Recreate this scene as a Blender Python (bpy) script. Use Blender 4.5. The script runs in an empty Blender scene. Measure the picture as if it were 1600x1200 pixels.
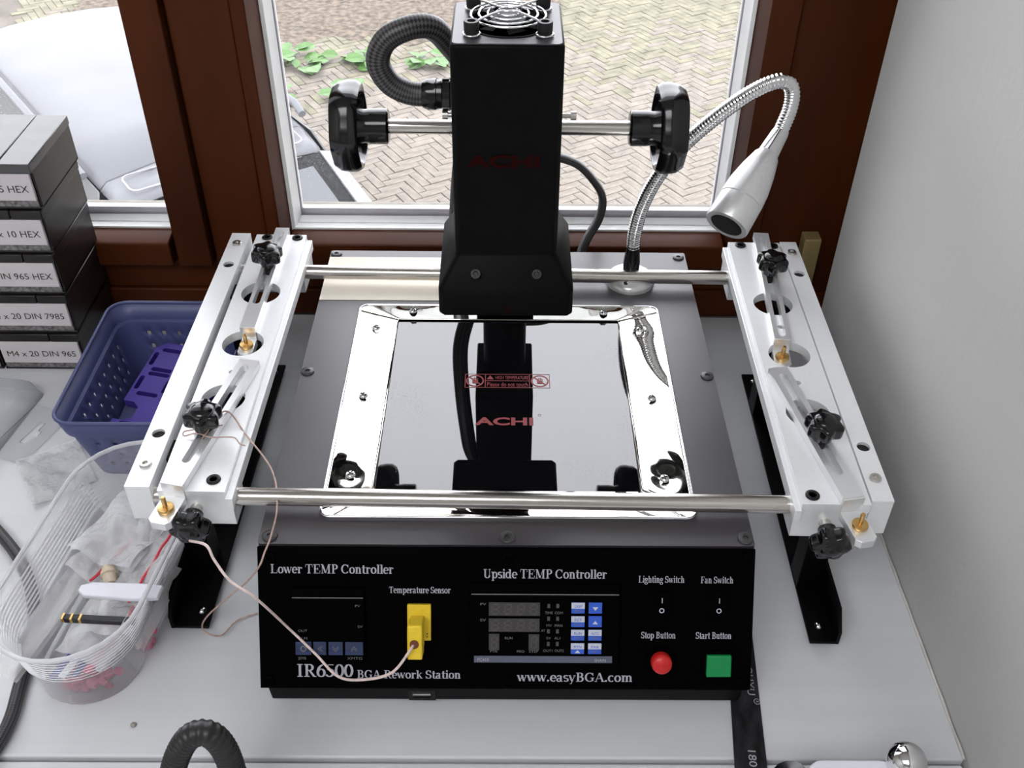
import bpy, math, random
from mathutils import Vector, Matrix
random.seed(7)
PI = math.pi
SC = bpy.context.scene
COL = SC.collection
# ------------------------------------------------------------------ camera
cam_d = bpy.data.cameras.new('camera'); cam = bpy.data.objects.new('camera', cam_d); COL.objects.link(cam)
cam_d.sensor_width = 36.0; cam_d.lens = 1585.845 / 1600 * 36.0
cam_d.clip_start = 0.02; cam_d.clip_end = 200
_r = Vector((0.999962, -0.000636, 0.008686)); _u = Vector((-0.006277, 0.638751, 0.769388)); _f = Vector((0.006037, 0.769413, -0.638723))
cam.matrix_world = Matrix(((_r.x, _u.x, -_f.x, -0.0012), (_r.y, _u.y, -_f.y, -0.4424), (_r.z, _u.z, -_f.z, 0.6138), (0, 0, 0, 1)))
SC.camera = cam
# ------------------------------------------------------------------ sky, exposure
w = bpy.data.worlds.new('overcast_sky'); SC.world = w; w.use_nodes = True
bg = w.node_tree.nodes['Background']; bg.inputs[0].default_value = (0.93, 0.945, 1.0, 1); bg.inputs[1].default_value = 5.5
SC.view_settings.view_transform = 'Standard'; SC.view_settings.look = 'None'
SC.view_settings.exposure = 0.0; SC.view_settings.gamma = 1.0; SC.view_settings.use_curve_mapping = False

# ------------------------------------------------------------------ materials
def _nodes(name):
    m = bpy.data.materials.new(name); m.use_nodes = True
    nt = m.node_tree; b = nt.nodes['Principled BSDF']
    return m, nt, b
def tex_coord(nt, scale=(1, 1, 1)):
    tc = nt.nodes.new('ShaderNodeTexCoord'); mp = nt.nodes.new('ShaderNodeMapping')
    mp.inputs['Scale'].default_value = scale
    nt.links.new(tc.outputs['Object'], mp.inputs['Vector']); return mp.outputs['Vector']
def mat(name, col, rough=.5, metal=0., ior=1.5, spec=None, noise=None, bump=None, coat=0.):
    """noise=(scale xyz, amount) colour grain ; bump=(scale xyz, strength, distance)"""
    m, nt, b = _nodes(name)
    b.inputs['Base Color'].default_value = (*col, 1); b.inputs['Roughness'].default_value = rough
    b.inputs['Metallic'].default_value = metal; b.inputs['IOR'].default_value = ior
    if spec is not None: b.inputs['Specular IOR Level'].default_value = spec
    if coat: b.inputs['Coat Weight'].default_value = coat; b.inputs['Coat Roughness'].default_value = .08
    if noise:
        v = tex_coord(nt, noise[0]); n = nt.nodes.new('ShaderNodeTexNoise'); n.inputs['Scale'].default_value = 1; n.inputs['Detail'].default_value = 4
        nt.links.new(v, n.inputs['Vector'])
        r = nt.nodes.new('ShaderNodeValToRGB'); a = noise[1]
        r.color_ramp.elements[0].position = .3; r.color_ramp.elements[1].position = .7
        r.color_ramp.elements[0].color = (*[c * (1 - a) for c in col], 1)
        r.color_ramp.elements[1].color = (*[min(1, c * (1 + a)) for c in col], 1)
        nt.links.new(n.outputs['Fac'], r.inputs['Fac']); nt.links.new(r.outputs['Color'], b.inputs['Base Color'])
    if bump:
        v = tex_coord(nt, bump[0]); n = nt.nodes.new('ShaderNodeTexNoise'); n.inputs['Scale'].default_value = 1; n.inputs['Detail'].default_value = bump[3] if len(bump) > 3 else 3
        nt.links.new(v, n.inputs['Vector'])
        bp = nt.nodes.new('ShaderNodeBump'); bp.inputs['Strength'].default_value = bump[1]; bp.inputs['Distance'].default_value = bump[2]
        nt.links.new(n.outputs['Fac'], bp.inputs['Height']); nt.links.new(bp.outputs['Normal'], b.inputs['Normal'])
    return m
def clear_mat(name, col, opacity, rough=.1, ior=1.5, bump=None, specks=None):
    """thin clear sheet: straight-through transparency mixed with a glossy/diffuse skin"""
    m, nt, b = _nodes(name)
    b.inputs['Base Color'].default_value = (*col, 1); b.inputs['Roughness'].default_value = rough; b.inputs['IOR'].default_value = ior
    out = nt.nodes['Material Output']; tr = nt.nodes.new('ShaderNodeBsdfTransparent'); mx = nt.nodes.new('ShaderNodeMixShader')
    fr = nt.nodes.new('ShaderNodeFresnel'); fr.inputs['IOR'].default_value = ior
    ad = nt.nodes.new('ShaderNodeMath'); ad.operation = 'ADD'; ad.use_clamp = True
    ad.inputs[1].default_value = opacity
    nt.links.new(fr.outputs[0], ad.inputs[0]); fac = ad.outputs[0]
    if specks:
        v = tex_coord(nt, (1, 1, 1)); vo = nt.nodes.new('ShaderNodeTexVoronoi'); vo.inputs['Scale'].default_value = specks[0]
        nt.links.new(v, vo.inputs['Vector'])
        r = nt.nodes.new('ShaderNodeValToRGB'); r.color_ramp.elements[0].position = .0; r.color_ramp.elements[1].position = specks[1]
        r.color_ramp.elements[0].color = (1, 1, 1, 1); r.color_ramp.elements[1].color = (0, 0, 0, 1)
        nt.links.new(vo.outputs['Distance'], r.inputs['Fac'])
        n = nt.nodes.new('ShaderNodeTexNoise'); n.inputs['Scale'].default_value = 9; nt.links.new(v, n.inputs['Vector'])
        r2 = nt.nodes.new('ShaderNodeValToRGB'); r2.color_ramp.elements[0].position = .5; r2.color_ramp.elements[1].position = .68
        nt.links.new(n.outputs['Fac'], r2.inputs['Fac'])
        mu = nt.nodes.new('ShaderNodeMath'); mu.operation = 'MULTIPLY'; nt.links.new(r.outputs['Color'], mu.inputs[0]); nt.links.new(r2.outputs['Color'], mu.inputs[1])
        m2 = nt.nodes.new('ShaderNodeMath'); m2.operation = 'MULTIPLY_ADD'; m2.inputs[1].default_value = specks[2]
        nt.links.new(mu.outputs[0], m2.inputs[0]); nt.links.new(fac, m2.inputs[2]); m2.use_clamp = True; fac = m2.outputs[0]
    if bump:
        v = tex_coord(nt, bump[0]); n = nt.nodes.new('ShaderNodeTexNoise'); n.inputs['Scale'].default_value = 1; n.inputs['Detail'].default_value = 3
        nt.links.new(v, n.inputs['Vector'])
        bp = nt.nodes.new('ShaderNodeBump'); bp.inputs['Strength'].default_value = bump[1]; bp.inputs['Distance'].default_value = bump[2]
        nt.links.new(n.outputs['Fac'], bp.inputs['Height']); nt.links.new(bp.outputs['Normal'], b.inputs['Normal'])
    nt.links.new(fac, mx.inputs[0]); nt.links.new(tr.outputs[0], mx.inputs[1]); nt.links.new(b.outputs[0], mx.inputs[2])
    nt.links.new(mx.outputs[0], out.inputs['Surface'])
    return m
def emit_mat(name, col, s):
    m, nt, b = _nodes(name); b.inputs['Base Color'].default_value = (*col, 1)
    b.inputs['Emission Color'].default_value = (*col, 1); b.inputs['Emission Strength'].default_value = s; return m
M = {}
M['wall'] = mat('wall_paint', (.55, .545, .525), .75, bump=((140, 140, 140), .25, .002))
M['ceiling'] = mat('ceiling_paint', (.75, .74, .72), .8, noise=((6, 6, 6), .02))
M['floor'] = mat('floor_vinyl', (.30, .27, .24), .5, noise=((20, 20, 20), .15))
M['desk'] = mat('desk_laminate', (.69, .70, .72), .33, noise=((3, 60, 3), .025), bump=((2, 420, 2), .12, .0006))
M['wood'] = mat('brown_wood', (.072, .016, .0026), .5, spec=.16, noise=((14, 14, 3), .35), bump=((60, 60, 6), .08, .002))
M['woodh'] = mat('brown_wood_rail', (.072, .016, .0026), .5, spec=.16, noise=((3, 14, 14), .35), bump=((6, 60, 60), .08, .002))
M['bead'] = mat('white_glazing_bead', (.90, .90, .89), .35, noise=((30, 30, 30), .04))
M['spacer'] = mat('pane_spacer', (.48, .46, .50), .4, metal=.3, noise=((40, 40, 40), .05))
M['pane'] = clear_mat('window_pane', (.9, .92, .92), .0, .02, 1.3, specks=(420, .32, .5))
M['stone'] = mat('sill_stone', (.20, .185, .16), .8, noise=((80, 80, 80), .15))
M['render'] = mat('outer_render', (.45, .42, .38), .9, noise=((5, 5, 5), .1))
M['satin'] = mat('satin_black_paint', (.037, .031, .037), .42, ior=1.8, bump=((900, 900, 900), .12, .0003))
M['powder'] = mat('black_powder_coat', (.0016, .0015, .0016), .5, spec=.10, bump=((700, 700, 700), .25, .0004))
M['panelblack'] = mat('black_panel_film', (.0008, .0008, .001), .6, spec=.02, noise=((200, 200, 200), .1))
M['basegrey'] = mat('charcoal_base_paint', (.007, .0065, .0075), .55, spec=.08, bump=((600, 600, 600), .2, .0004))
M['glassplate'] = mat('black_heater_glass', (.004, .004, .005), .015, ior=1.9, noise=((3, 3, 3), .1))
M['mirror'] = mat('polished_steel', (.86, .84, .80), .03, 1.0, bump=((20, 16, 20), .06, .010, 0))
M['rod'] = mat('ground_steel_rod', (.62, .59, .55), .2, 1.0, bump=((20, 900, 900), .1, .0005))
M['alu'] = mat('satin_aluminium', (.92, .93, .94), .42, .28, noise=((500, 500, 500), .02), bump=((1800, 1800, 1800), .12, .0002))
M['alu2'] = mat('brushed_aluminium', (.86, .87, .88), .30, .62, bump=((700, 40, 700), .12, .0003))
M['chrome'] = mat('chrome', (.8, .8, .81), .06, 1.0, noise=((100, 100, 100), .03))
M['silverpaint'] = mat('silver_lamp_shell', (.74, .74, .74), .3, .55, noise=((400, 400, 400), .03))
M['zinc'] = mat('zinc_screw', (.62, .60, .57), .3, 1.0, bump=((900, 900, 900), .3, .0004))
M['blackscrew'] = mat('black_oxide_screw', (.012, .011, .011), .4, spec=.3, noise=((400, 400, 400), .2))
M['screwgrey'] = mat('grey_screw', (.06, .058, .06), .35, .2, noise=((400, 400, 400), .1))
M['brass'] = mat('brass', (.72, .46, .18), .28, 1.0, bump=((500, 500, 900), .2, .0005))
M['knob'] = mat('glossy_black_plastic', (.005, .005, .006), .14, noise=((50, 50, 50), .1))
M['rubber'] = mat('black_rubber', (.016, .014, .014), .42, bump=((400, 400, 400), .2, .0005))
M['dark'] = mat('dark_void', (.006, .005, .005), .8, noise=((50, 50, 50), .1))
M['print'] = mat('pale_print', (.44, .44, .50), .6, noise=((300, 300, 300), .05))
M['printdim'] = mat('dim_print', (.16, .16, .17), .6, noise=((300, 300, 300), .05))
M['segdim'] = mat('unlit_display', (.045, .04, .042), .5, noise=((200, 200, 200), .1))
M['segdig'] = mat('unlit_digit', (.075, .068, .068), .5, noise=((200, 200, 200), .1))
M['blue'] = mat('blue_key', (.03, .11, .62), .5, noise=((200, 200, 200), .06))
M['navykey'] = mat('navy_key', (.02, .035, .10), .5, noise=((20, 900, 900), .4))
M['keywhite'] = mat('white_key', (.60, .63, .72), .5, noise=((200, 200, 200), .04))
M['stripe'] = mat('slate_stripe', (.10, .11, .16), .5, noise=((200, 200, 200), .05))
M['yellow'] = mat('yellow_plastic', (.85, .60, .03), .4, noise=((200, 200, 200), .06))
M['redknob'] = mat('red_button', (.62, .015, .015), .35, noise=((100, 100, 100), .05))
M['green'] = mat('green_button', (.0, .27, .07), .35, noise=((100, 100, 100), .05))
M['redprint'] = mat('red_print', (.26, .018, .022), .5, noise=((300, 300, 300), .1))
M['redfaint'] = mat('dark_red_print', (.022, .0012, .0012), .7, spec=.05, noise=((300, 300, 300), .1))
M['cream'] = mat('pale_cream', (.93, .86, .74), .6, noise=((40, 40, 40), .02))
M['boxblack'] = mat('black_box_plastic', (.016, .013, .012), .3, spec=.35, bump=((50, 12, 60), .15, .002))
M['boxlidlit'] = mat('sky_lit_box_lid', (.07, .07, .07), .25, noise=((20, 20, 20), .08), bump=((14, 30, 14), .2, .003))  # lid colour lightened to carry the sky's sheen on the top box
M['paper'] = mat('label_paper', (.66, .62, .63), .55, noise=((60, 60, 60), .02))
M['ink'] = mat('label_ink', (.03, .03, .03), .6, noise=((100, 100, 100), .1))
M['screwsgrey'] = mat('screws_behind_plastic', (.16, .15, .15), .35, noise=((300, 300, 300), .7))
M['basket'] = mat('slate_blue_plastic', (.068, .08, .205), .42, noise=((12, 12, 12), .06), bump=((200, 200, 200), .08, .0006))
M['purple'] = mat('violet_silicone', (.06, .035, .30), .45, noise=((60, 60, 60), .08))
M['tub'] = clear_mat('clear_polypropylene', (.92, .92, .95), .17, .2, 1.42, bump=((60, 60, 60), .15, .002))
M['tubrim'] = clear_mat('tub_rim_plastic', (.92, .92, .95), .45, .2, 1.42)
M['bag'] = clear_mat('crinkled_clear_film', (.97, .97, .98), .36, .16, 1.45, bump=((70, 70, 70), .8, .008))
M['clam'] = clear_mat('clear_blister', (.82, .83, .86), .06, .14, 1.42, bump=((40, 40, 40), .2, .003))
M['whiteplastic'] = mat('white_plastic', (.75, .76, .82), .35, noise=((60, 60, 60), .03))
M['pink'] = mat('pink_plastic', (.75, .14, .26), .4, noise=((120, 120, 120), .1))
M['redline'] = mat('red_zip', (.70, .05, .08), .4, noise=((120, 120, 120), .1))
M['navy'] = mat('navy_film', (.05, .07, .25), .3, noise=((300, 40, 300), .4))
M['copper'] = mat('insulated_wire', (.55, .38, .33), .4, noise=((300, 300, 300), .2))
M['wirelight'] = mat('pale_pink_wire', (.78, .62, .58), .4, noise=((300, 300, 300), .12))
M['blade'] = mat('worn_black_steel', (.028, .026, .030), .32, .6, noise=((120, 60, 120), .8))
M['paver'] = mat('clay_paver', (.150, .130, .108), .85, noise=((9, 9, 9), .25), bump=((60, 60, 60), .3, .01))
M['paver2'] = mat('mossy_paver', (.135, .125, .085), .88, noise=((7, 7, 7), .3), bump=((60, 60, 60), .3, .01))
M['joint'] = mat('sand_joint', (.10, .087, .072), .95, noise=((4, 4, 4), .3))
M['litter'] = mat('leaf_litter', (.10, .078, .058), .95, noise=((14, 14, 14), .6), bump=((20, 20, 20), .8, .05))
M['leaf'] = mat('green_leaf', (.052, .125, .022), .5, noise=((14, 14, 14), .35))
M['carpaint'] = mat('white_car_paint', (.125, .128, .136), .4, spec=.12, noise=((2, 2, 2), .08))
M['carglass'] = mat('grey_car_glass', (.10, .105, .11), .05, noise=((2, 2, 2), .05))
M['cartrim'] = mat('wet_black_trim', (.02, .02, .021), .7, spec=.15, noise=((60, 60, 60), .7))
M['cargrey'] = mat('grey_car_trim', (.19, .19, .20), .3, noise=((40, 40, 40), .2))
M['tyre'] = mat('tyre_rubber', (.02, .02, .02), .8, noise=((30, 30, 30), .2))
M['lamp'] = emit_mat('fill_diffuser', (.96, .97, 1.0), 7.5)
M['olive'] = mat('raw_wood_strip', (.30, .22, .09), .6, noise=((20, 20, 4), .25))

# ------------------------------------------------------------------ geometry helpers
ORG = {}
def smooth_path(pts, n=8, closed=False):
    P = [Vector(p) for p in pts]; out = []
    m = len(P); rng = range(m if closed else m - 1)
    for i in rng:
        p1, p2 = P[i], P[(i + 1) % m]
        p0 = P[i - 1] if (closed or i > 0) else p1 * 2 - p2
        p3 = P[(i + 2) % m] if (closed or i + 2 < m) else p2 * 2 - p1
        for k in range(n):
            t = k / n
            out.append(.5 * ((2 * p1) + (p2 - p0) * t + (2 * p0 - 5 * p1 + 4 * p2 - p3) * t * t + (3 * p1 - p0 - 3 * p2 + p3) * t ** 3))
    if not closed: out.append(P[-1].copy())
    return out
def frame(axis):
    a = Vector(axis).normalized(); h = Vector((0, 0, 1)) if abs(a.z) < .9 else Vector((1, 0, 0))
    x = h.cross(a).normalized(); return x, a.cross(x), a
class MB:
    def __init__(s): s.v = []; s.f = []
    def add(s, vs, fs):
        o = len(s.v); s.v += [Vector(v) for v in vs]; s.f += [tuple(i + o for i in f) for f in fs]; return s
    def box(s, lo, hi, R=None, c=None):
        x0, y0, z0 = lo; x1, y1, z1 = hi
        vs = [Vector(p) for p in ((x0, y0, z0), (x1, y0, z0), (x1, y1, z0), (x0, y1, z0), (x0, y0, z1), (x1, y0, z1), (x1, y1, z1), (x0, y1, z1))]
        if R is not None: vs = [R @ v + (Vector(c) if c else Vector()) for v in vs]
        return s.add(vs, [(3, 2, 1, 0), (4, 5, 6, 7), (0, 1, 5, 4), (1, 2, 6, 5), (2, 3, 7, 6), (3, 0, 4, 7)])
    def lathe(s, prof, o, axis, seg=24, lob=None):
        """prof: (radius, height) list along axis; lob(k,angle)->radius factor"""
        x, y, a = frame(axis); o = Vector(o); vs = []; fs = []
        for k, (r, h) in enumerate(prof):
            for j in range(seg):
                t = 2 * PI * j / seg; q = r * (lob(k, t) if lob else 1)
                vs.append(o + a * h + x * (q * math.cos(t)) + y * (q * math.sin(t)))
        n = len(prof)
        for k in range(n - 1):
            for j in range(seg):
                j2 = (j + 1) % seg; fs.append((k * seg + j, k * seg + j2, (k + 1) * seg + j2, (k + 1) * seg + j))
        if prof[0][0] > 1e-6: fs.append(tuple(reversed(range(seg))))
        if prof[-1][0] > 1e-6: fs.append(tuple((n - 1) * seg + j for j in range(seg)))
        return s.add(vs, fs)
    def cyl(s, p0, p1, r, seg=20, r2=None):
        p0, p1 = Vector(p0), Vector(p1); d = p1 - p0
        return s.lathe([(r, 0), (r if r2 is None else r2, d.length)], p0, d, seg)
    def tube(s, path, r, seg=10, closed=False, flat=1.):
        P = [Vector(p) for p in path]; n = len(P); vs = []; fs = []
        up = None
        for i in range(n):
            d = (P[(i + 1) % n] - P[i - 1]) if closed else (P[min(i + 1, n - 1)] - P[max(i - 1, 0)])
            d.normalize()
            if up is None: x, y, _ = frame(d)
            else:
                x = up - d * up.dot(d); x.normalize(); y = d.cross(x)
            up = x; rr = r(i, n) if callable(r) else r
            for j in range(seg):
                t = 2 * PI * j / seg; vs.append(P[i] + x * (rr * math.cos(t)) + y * (rr * flat * math.sin(t)))
        for i in range(n if closed else n - 1):
            i2 = (i + 1) % n
            for j in range(seg):
                j2 = (j + 1) % seg; fs.append((i * seg + j, i * seg + j2, i2 * seg + j2, i2 * seg + j))
        if not closed:
            fs.append(tuple(reversed(range(seg)))); fs.append(tuple((n - 1) * seg + j for j in range(seg)))
        return s.add(vs, fs)
    def prism(s, poly, z0, z1, fn=None):
        """extrude a simple (convex-ish) 2D polygon; fn maps (x,y,z) to world"""
        n = len(poly); vs = [Vector((x, y, z0)) for x, y in poly] + [Vector((x, y, z1)) for x, y in poly]
        if fn: vs = [Vector(fn(*v)) for v in vs]
        fs = [tuple(reversed(range(n))), tuple(range(n, 2 * n))] + [(i, (i + 1) % n, n + (i + 1) % n, n + i) for i in range(n)]
        return s.add(vs, fs)
    def grid(s, fn, nu, nv):
        vs = [fn(i / nu, j / nv) for j in range(nv + 1) for i in range(nu + 1)]
        return s.add(vs, [(j * (nu + 1) + i, j * (nu + 1) + i + 1, (j + 1) * (nu + 1) + i + 1, (j + 1) * (nu + 1) + i) for j in range(nv) for i in range(nu)])
    def build(s, name, m, parent=None, smooth=None, bevel=0, solid=0, seg=2):
        o = ORG.get(parent, Vector())
        me = bpy.data.meshes.new(name); me.from_pydata([tuple(v - o) for v in s.v], [], s.f); me.update()
        return link(name, me, m, parent, smooth, bevel, solid, seg)
def link(name, me, m, parent=None, smooth=None, bevel=0, solid=0, seg=2):
    ob = bpy.data.objects.new(name, me); COL.objects.link(ob)
    if isinstance(m, str): m = M[m]
    if m and not me.materials: me.materials.append(m)
    if smooth is not None:
        for p in me.polygons: p.use_smooth = True
        me.set_sharp_from_angle(angle=math.radians(smooth))
    if parent: ob.parent = parent; ORG[ob] = ORG.get(parent, Vector())
    else: ORG[ob] = Vector()
    if solid:
        md = ob.modifiers.new('thickness', 'SOLIDIFY'); md.thickness = solid; md.offset = 0
    if bevel:
        md = ob.modifiers.new('edge', 'BEVEL'); md.width = bevel; md.segments = seg; md.limit_method = 'ANGLE'; md.angle_limit = math.radians(40)
        for p in me.polygons: p.use_smooth = True
        me.set_sharp_from_angle(angle=math.radians(40))
        md.harden_normals = False
    return ob
def inst(ob, loc, parent, rot=None, name=None):
    c = ob.copy(); COL.objects.link(c); c.parent = parent
    c.location = Vector(loc) - ORG.get(parent, Vector())
    if rot: c.rotation_euler = rot
    ORG[c] = ORG.get(parent, Vector()); return c
def thing(name, label, cat, loc=(0, 0, 0), rotz=0, group=None):
    o = bpy.data.objects.new(name, None); COL.objects.link(o); o.empty_display_size = .02
    o.location = loc; o.rotation_euler = (0, 0, rotz); o['label'] = label; o['category'] = cat
    if group: o['group'] = group
    ORG[o] = Vector(loc); return o
def tag(o, label, cat, group=None):
    o['label'] = label; o['category'] = cat
    if group: o['group'] = group
    return o
def struct(o): o['kind'] = 'structure'; return o
def plate_mesh(name, outer, holes, z0, z1):
    cu = bpy.data.curves.new(name, 'CURVE'); cu.dimensions = '2D'; cu.fill_mode = 'BOTH'; cu.extrude = (z1 - z0) / 2
    for poly in [outer] + holes:
        sp = cu.splines.new('POLY'); sp.points.add(len(poly) - 1); sp.use_cyclic_u = True
        for q, (x, y) in zip(sp.points, poly): q.co = (x, y, 0, 1)
    ob = bpy.data.objects.new(name, cu); COL.objects.link(ob)
    me = bpy.data.meshes.new_from_object(ob.evaluated_get(bpy.context.evaluated_depsgraph_get()))
    bpy.data.objects.remove(ob); bpy.data.curves.remove(cu)
    me.transform(Matrix.Translation((0, 0, (z0 + z1) / 2))); me.name = name; me.materials.clear(); return me
def circle(cx, cy, r, n=28): return [(cx + r * math.cos(2 * PI * k / n), cy + r * math.sin(2 * PI * k / n)) for k in range(n)]
def rrect(x0, y0, x1, y1, r, n=5):
    out = []
    for cx, cy, a in ((x1 - r, y1 - r, 0), (x0 + r, y1 - r, 90), (x0 + r, y0 + r, 180), (x1 - r, y0 + r, 270)):
        for k in range(n + 1):
            t = math.radians(a + 90 * k / n); out.append((cx + r * math.cos(t), cy + r * math.sin(t)))
    return out
def rotz2(poly, a, o=(0, 0)):
    c, s = math.cos(a), math.sin(a); return [(o[0] + c * x - s * y, o[1] + s * x + c * y) for x, y in poly]
def text_mesh(txt, h, align='CENTER', width=None, shear=0, bold=0):
    """built-in sans lettering as flat mesh in the xy plane, cap height h, baseline y=0"""
    cu = bpy.data.curves.new('t', 'FONT'); cu.body = txt; cu.size = h / .70; cu.align_x = align; cu.shear = shear; cu.resolution_u = 3; cu.offset = bold * h
    ob = bpy.data.objects.new('t', cu); COL.objects.link(ob)
    me = bpy.data.meshes.new_from_object(ob.evaluated_get(bpy.context.evaluated_depsgraph_get()))
    bpy.data.objects.remove(ob); bpy.data.curves.remove(cu)
    if width:
        xs = [v.co.x for v in me.vertices]; k = width / (max(xs) - min(xs)); me.transform(Matrix.Diagonal((k, 1, 1, 1)))
    me.materials.clear(); return me
# serif lettering drawn with a two-weight pen -----------------------------------------------
def arc(cx, cy, rx, ry, a0, a1, n=12): return [(cx + rx * math.cos(math.radians(a0 + (a1 - a0) * k / n)), cy + ry * math.sin(math.radians(a0 + (a1 - a0) * k / n))) for k in range(n + 1)]
def T(*c): return ('T', [(c[i], c[i + 1]) for i in range(0, len(c), 2)])
def t_(*c): return ('t', [(c[i], c[i + 1]) for i in range(0, len(c), 2)])
def N(*a): return ('n', arc(*a))
def S(x, y, h): return ('t', [(x - h, y), (x + h, y)])
G = {' ': (.36, []), '.': (.36, [T(.16, 0, .16, .19)]),
 'o': (.74, [N(.37, .35, .27, .33, 0, 360)]), 'c': (.68, [N(.37, .35, .27, .33, 45, 315)]),
 'e': (.68, [N(.36, .35, .26, .33, 0, 315), t_(.1, .37, .62, .37)]),
 'a': (.74, [T(.48, .02, .48, .5), N(.32, .5, .18, .17, 0, 165), N(.29, .18, .2, .17, 40, 320), S(.6, .03, .1)]),
 'd': (.82, [N(.33, .35, .24, .33, 0, 360), T(.58, 0, .58, 1), S(.5, .97, .12), S(.68, .03, .1)]),
 'p': (.82, [T(.22, -.3, .22, .7), N(.46, .35, .24, .33, 0, 360), S(.22, -.27, .17), S(.13, .67, .12)]),
 'g': (.74, [N(.34, .47, .21, .2, 0, 360), N(.34, -.09, .27, .16, 0, 360), t_(.22, .28, .2, .14, .5, .1), t_(.5, .6, .68, .66)]),
 'h': (.84, [T(.22, 0, .22, 1), N(.42, .42, .2, .25, 0, 180), T(.62, 0, .62, .42), S(.22, .03, .18), S(.62, .03, .18), S(.13, .97, .1)]),
 'n': (.84, [T(.22, 0, .22, .7), N(.42, .42, .2, .25, 0, 180), T(.62, 0, .62, .42), S(.22, .03, .18), S(.62, .03, .18), S(.13, .67, .1)]),
 'm': (1.25, [T(.22, 0, .22, .7), N(.42, .42, .2, .25, 0, 180), T(.62, 0, .62, .42), N(.82, .42, .2, .25, 0, 180), T(1.02, 0, 1.02, .42), S(.22, .03, .17), S(.62, .03, .17), S(1.02, .03, .17), S(.13, .67, .1)]),
 'r': (.64, [T(.22, 0, .22, .7), N(.42, .42, .19, .22, 35, 150), S(.22, .03, .18), S(.13, .67, .1)]),
 'u': (.84, [T(.22, .25, .22, .7), N(.42, .26, .2, .23, 180, 360), T(.62, 0, .62, .7), S(.13, .67, .1), S(.53, .67, .1), S(.72, .03, .1)]),
 't': (.5, [T(.24, .15, .24, .92), N(.39, .16, .15, .13, 180, 310), t_(.04, .66, .48, .66)]),
 'l': (.42, [T(.22, 0, .22, 1), S(.22, .03, .18), S(.13, .97, .1)]),
 'i': (.42, [T(.22, 0, .22, .7), T(.21, .84, .21, 1.02), S(.22, .03, .18), S(.13, .67, .1)]),
 's': (.58, [N(.3, .52, .19, .16, 30, 270), N(.3, .19, .2, .17, 90, -150)]),
 'w': (1.05, [T(.1, .7, .32, .03), t_(.32, .02, .52, .68), T(.5, .7, .72, .03), t_(.72, .02, .95, .68), S(.09, .67, .13), S(.52, .67, .12), S(.95, .67, .11)]),
 'y': (.74, [T(.11, .7, .38, .03), t_(.64, .68, .38, .02, .26, -.27), S(.11, .67, .14), S(.63, .67, .12), T(.2, -.26, .25, -.2)]),
 'k': (.84, [T(.22, 0, .22, 1), t_(.22, .28, .62, .67), T(.4, .42, .68, .03), S(.22, .03, .17), S(.64, .67, .13), S(.7, .03, .14), S(.13, .97, .1)]),
 'L': (.96, [T(.27, 0, .27, 1), S(.27, .97, .22), t_(.05, .03, .86, .03, .89, .3)]),
 'T': (.97, [T(.48, 0, .48, 1), t_(.05, .7, .06, .97, .9, .97, .91, .7), S(.48, .03, .22)]),
 'E': (.98, [T(.27, 0, .27, 1), t_(.06, .97, .84, .97, .86, .72), t_(.27, .5, .62, .5), t_(.62, .36, .62, .64), t_(.06, .03, .87, .03, .9, .3)]),
 'F': (.9, [T(.27, 0, .27, 1), t_(.06, .97, .84, .97, .86, .72), t_(.27, .5, .62, .5), t_(.62, .36, .62, .64), S(.27, .03, .22)]),
 'M': (1.32, [t_(.2, .02, .2, .98), T(.24, .97, .62, .06), t_(.62, .05, 1.0, .97), T(1.05, 0, 1.05, 1), S(.2, .03, .16), S(1.05, .03, .22), S(.16, .97, .14), S(1.1, .97, .17)]),
 'P': (.88, [T(.27, 0, .27, 1), N(.48, .73, .27, .24, -90, 90), t_(.06, .97, .48, .97), t_(.27, .49, .48, .49), S(.27, .03, .22)]),
 'R': (1.04, [T(.27, 0, .27, 1), N(.48, .74, .26, .23, -90, 90), t_(.06, .97, .48, .97), t_(.27, .51, .48, .51), S(.27, .03, .22), T(.5, .5, .84, .04), S(.9, .03, .13)]),
 'B': (.96, [T(.27, 0, .27, 1), N(.48, .75, .23, .22, -90, 90), N(.5, .27, .28, .24, -90, 90), t_(.06, .97, .48, .97), t_(.27, .52, .5, .52), t_(.06, .03, .5, .03)]),
 'C': (1.04, [N(.55, .5, .42, .47, 40, 320), t_(.9, .98, .9, .66)]),
 'G': (1.12, [N(.55, .5, .42, .47, 40, 320), t_(.9, .98, .9, .66), T(.86, .08, .86, .4), S(.84, .42, .2)]),
 'S': (.82, [N(.4, .73, .26, .24, 20, 270), N(.4, .26, .29, .23, 90, -160), t_(.68, .98, .68, .7), t_(.08, .02, .08, .3)]),
 'U': (1.05, [T(.27, .3, .27, 1), N(.54, .31, .28, .28, 180, 360), t_(.82, .3, .82, .98), S(.27, .97, .22), S(.82, .97, .16)]),
 'A': (1.02, [t_(.1, .02, .46, .98), T(.47, .98, .84, .02), t_(.22, .34, .7, .34), S(.1, .03, .14), S(.86, .03, .19)]),
 'I': (.56, [T(.28, 0, .28, 1), S(.28, .03, .22), S(.28, .97, .22)]),
 '6': (.74, [N(.38, .32, .27, .3, 0, 360), N(.66, .32, .55, .65, 100, 180)]),
 '5': (.74, [t_(.2, .95, .64, .95), t_(.2, .95, .15, .55), N(.3, .33, .3, .3, 125, -150)]),
 '0': (.74, [N(.37, .5, .28, .47, 0, 360)])}
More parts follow.
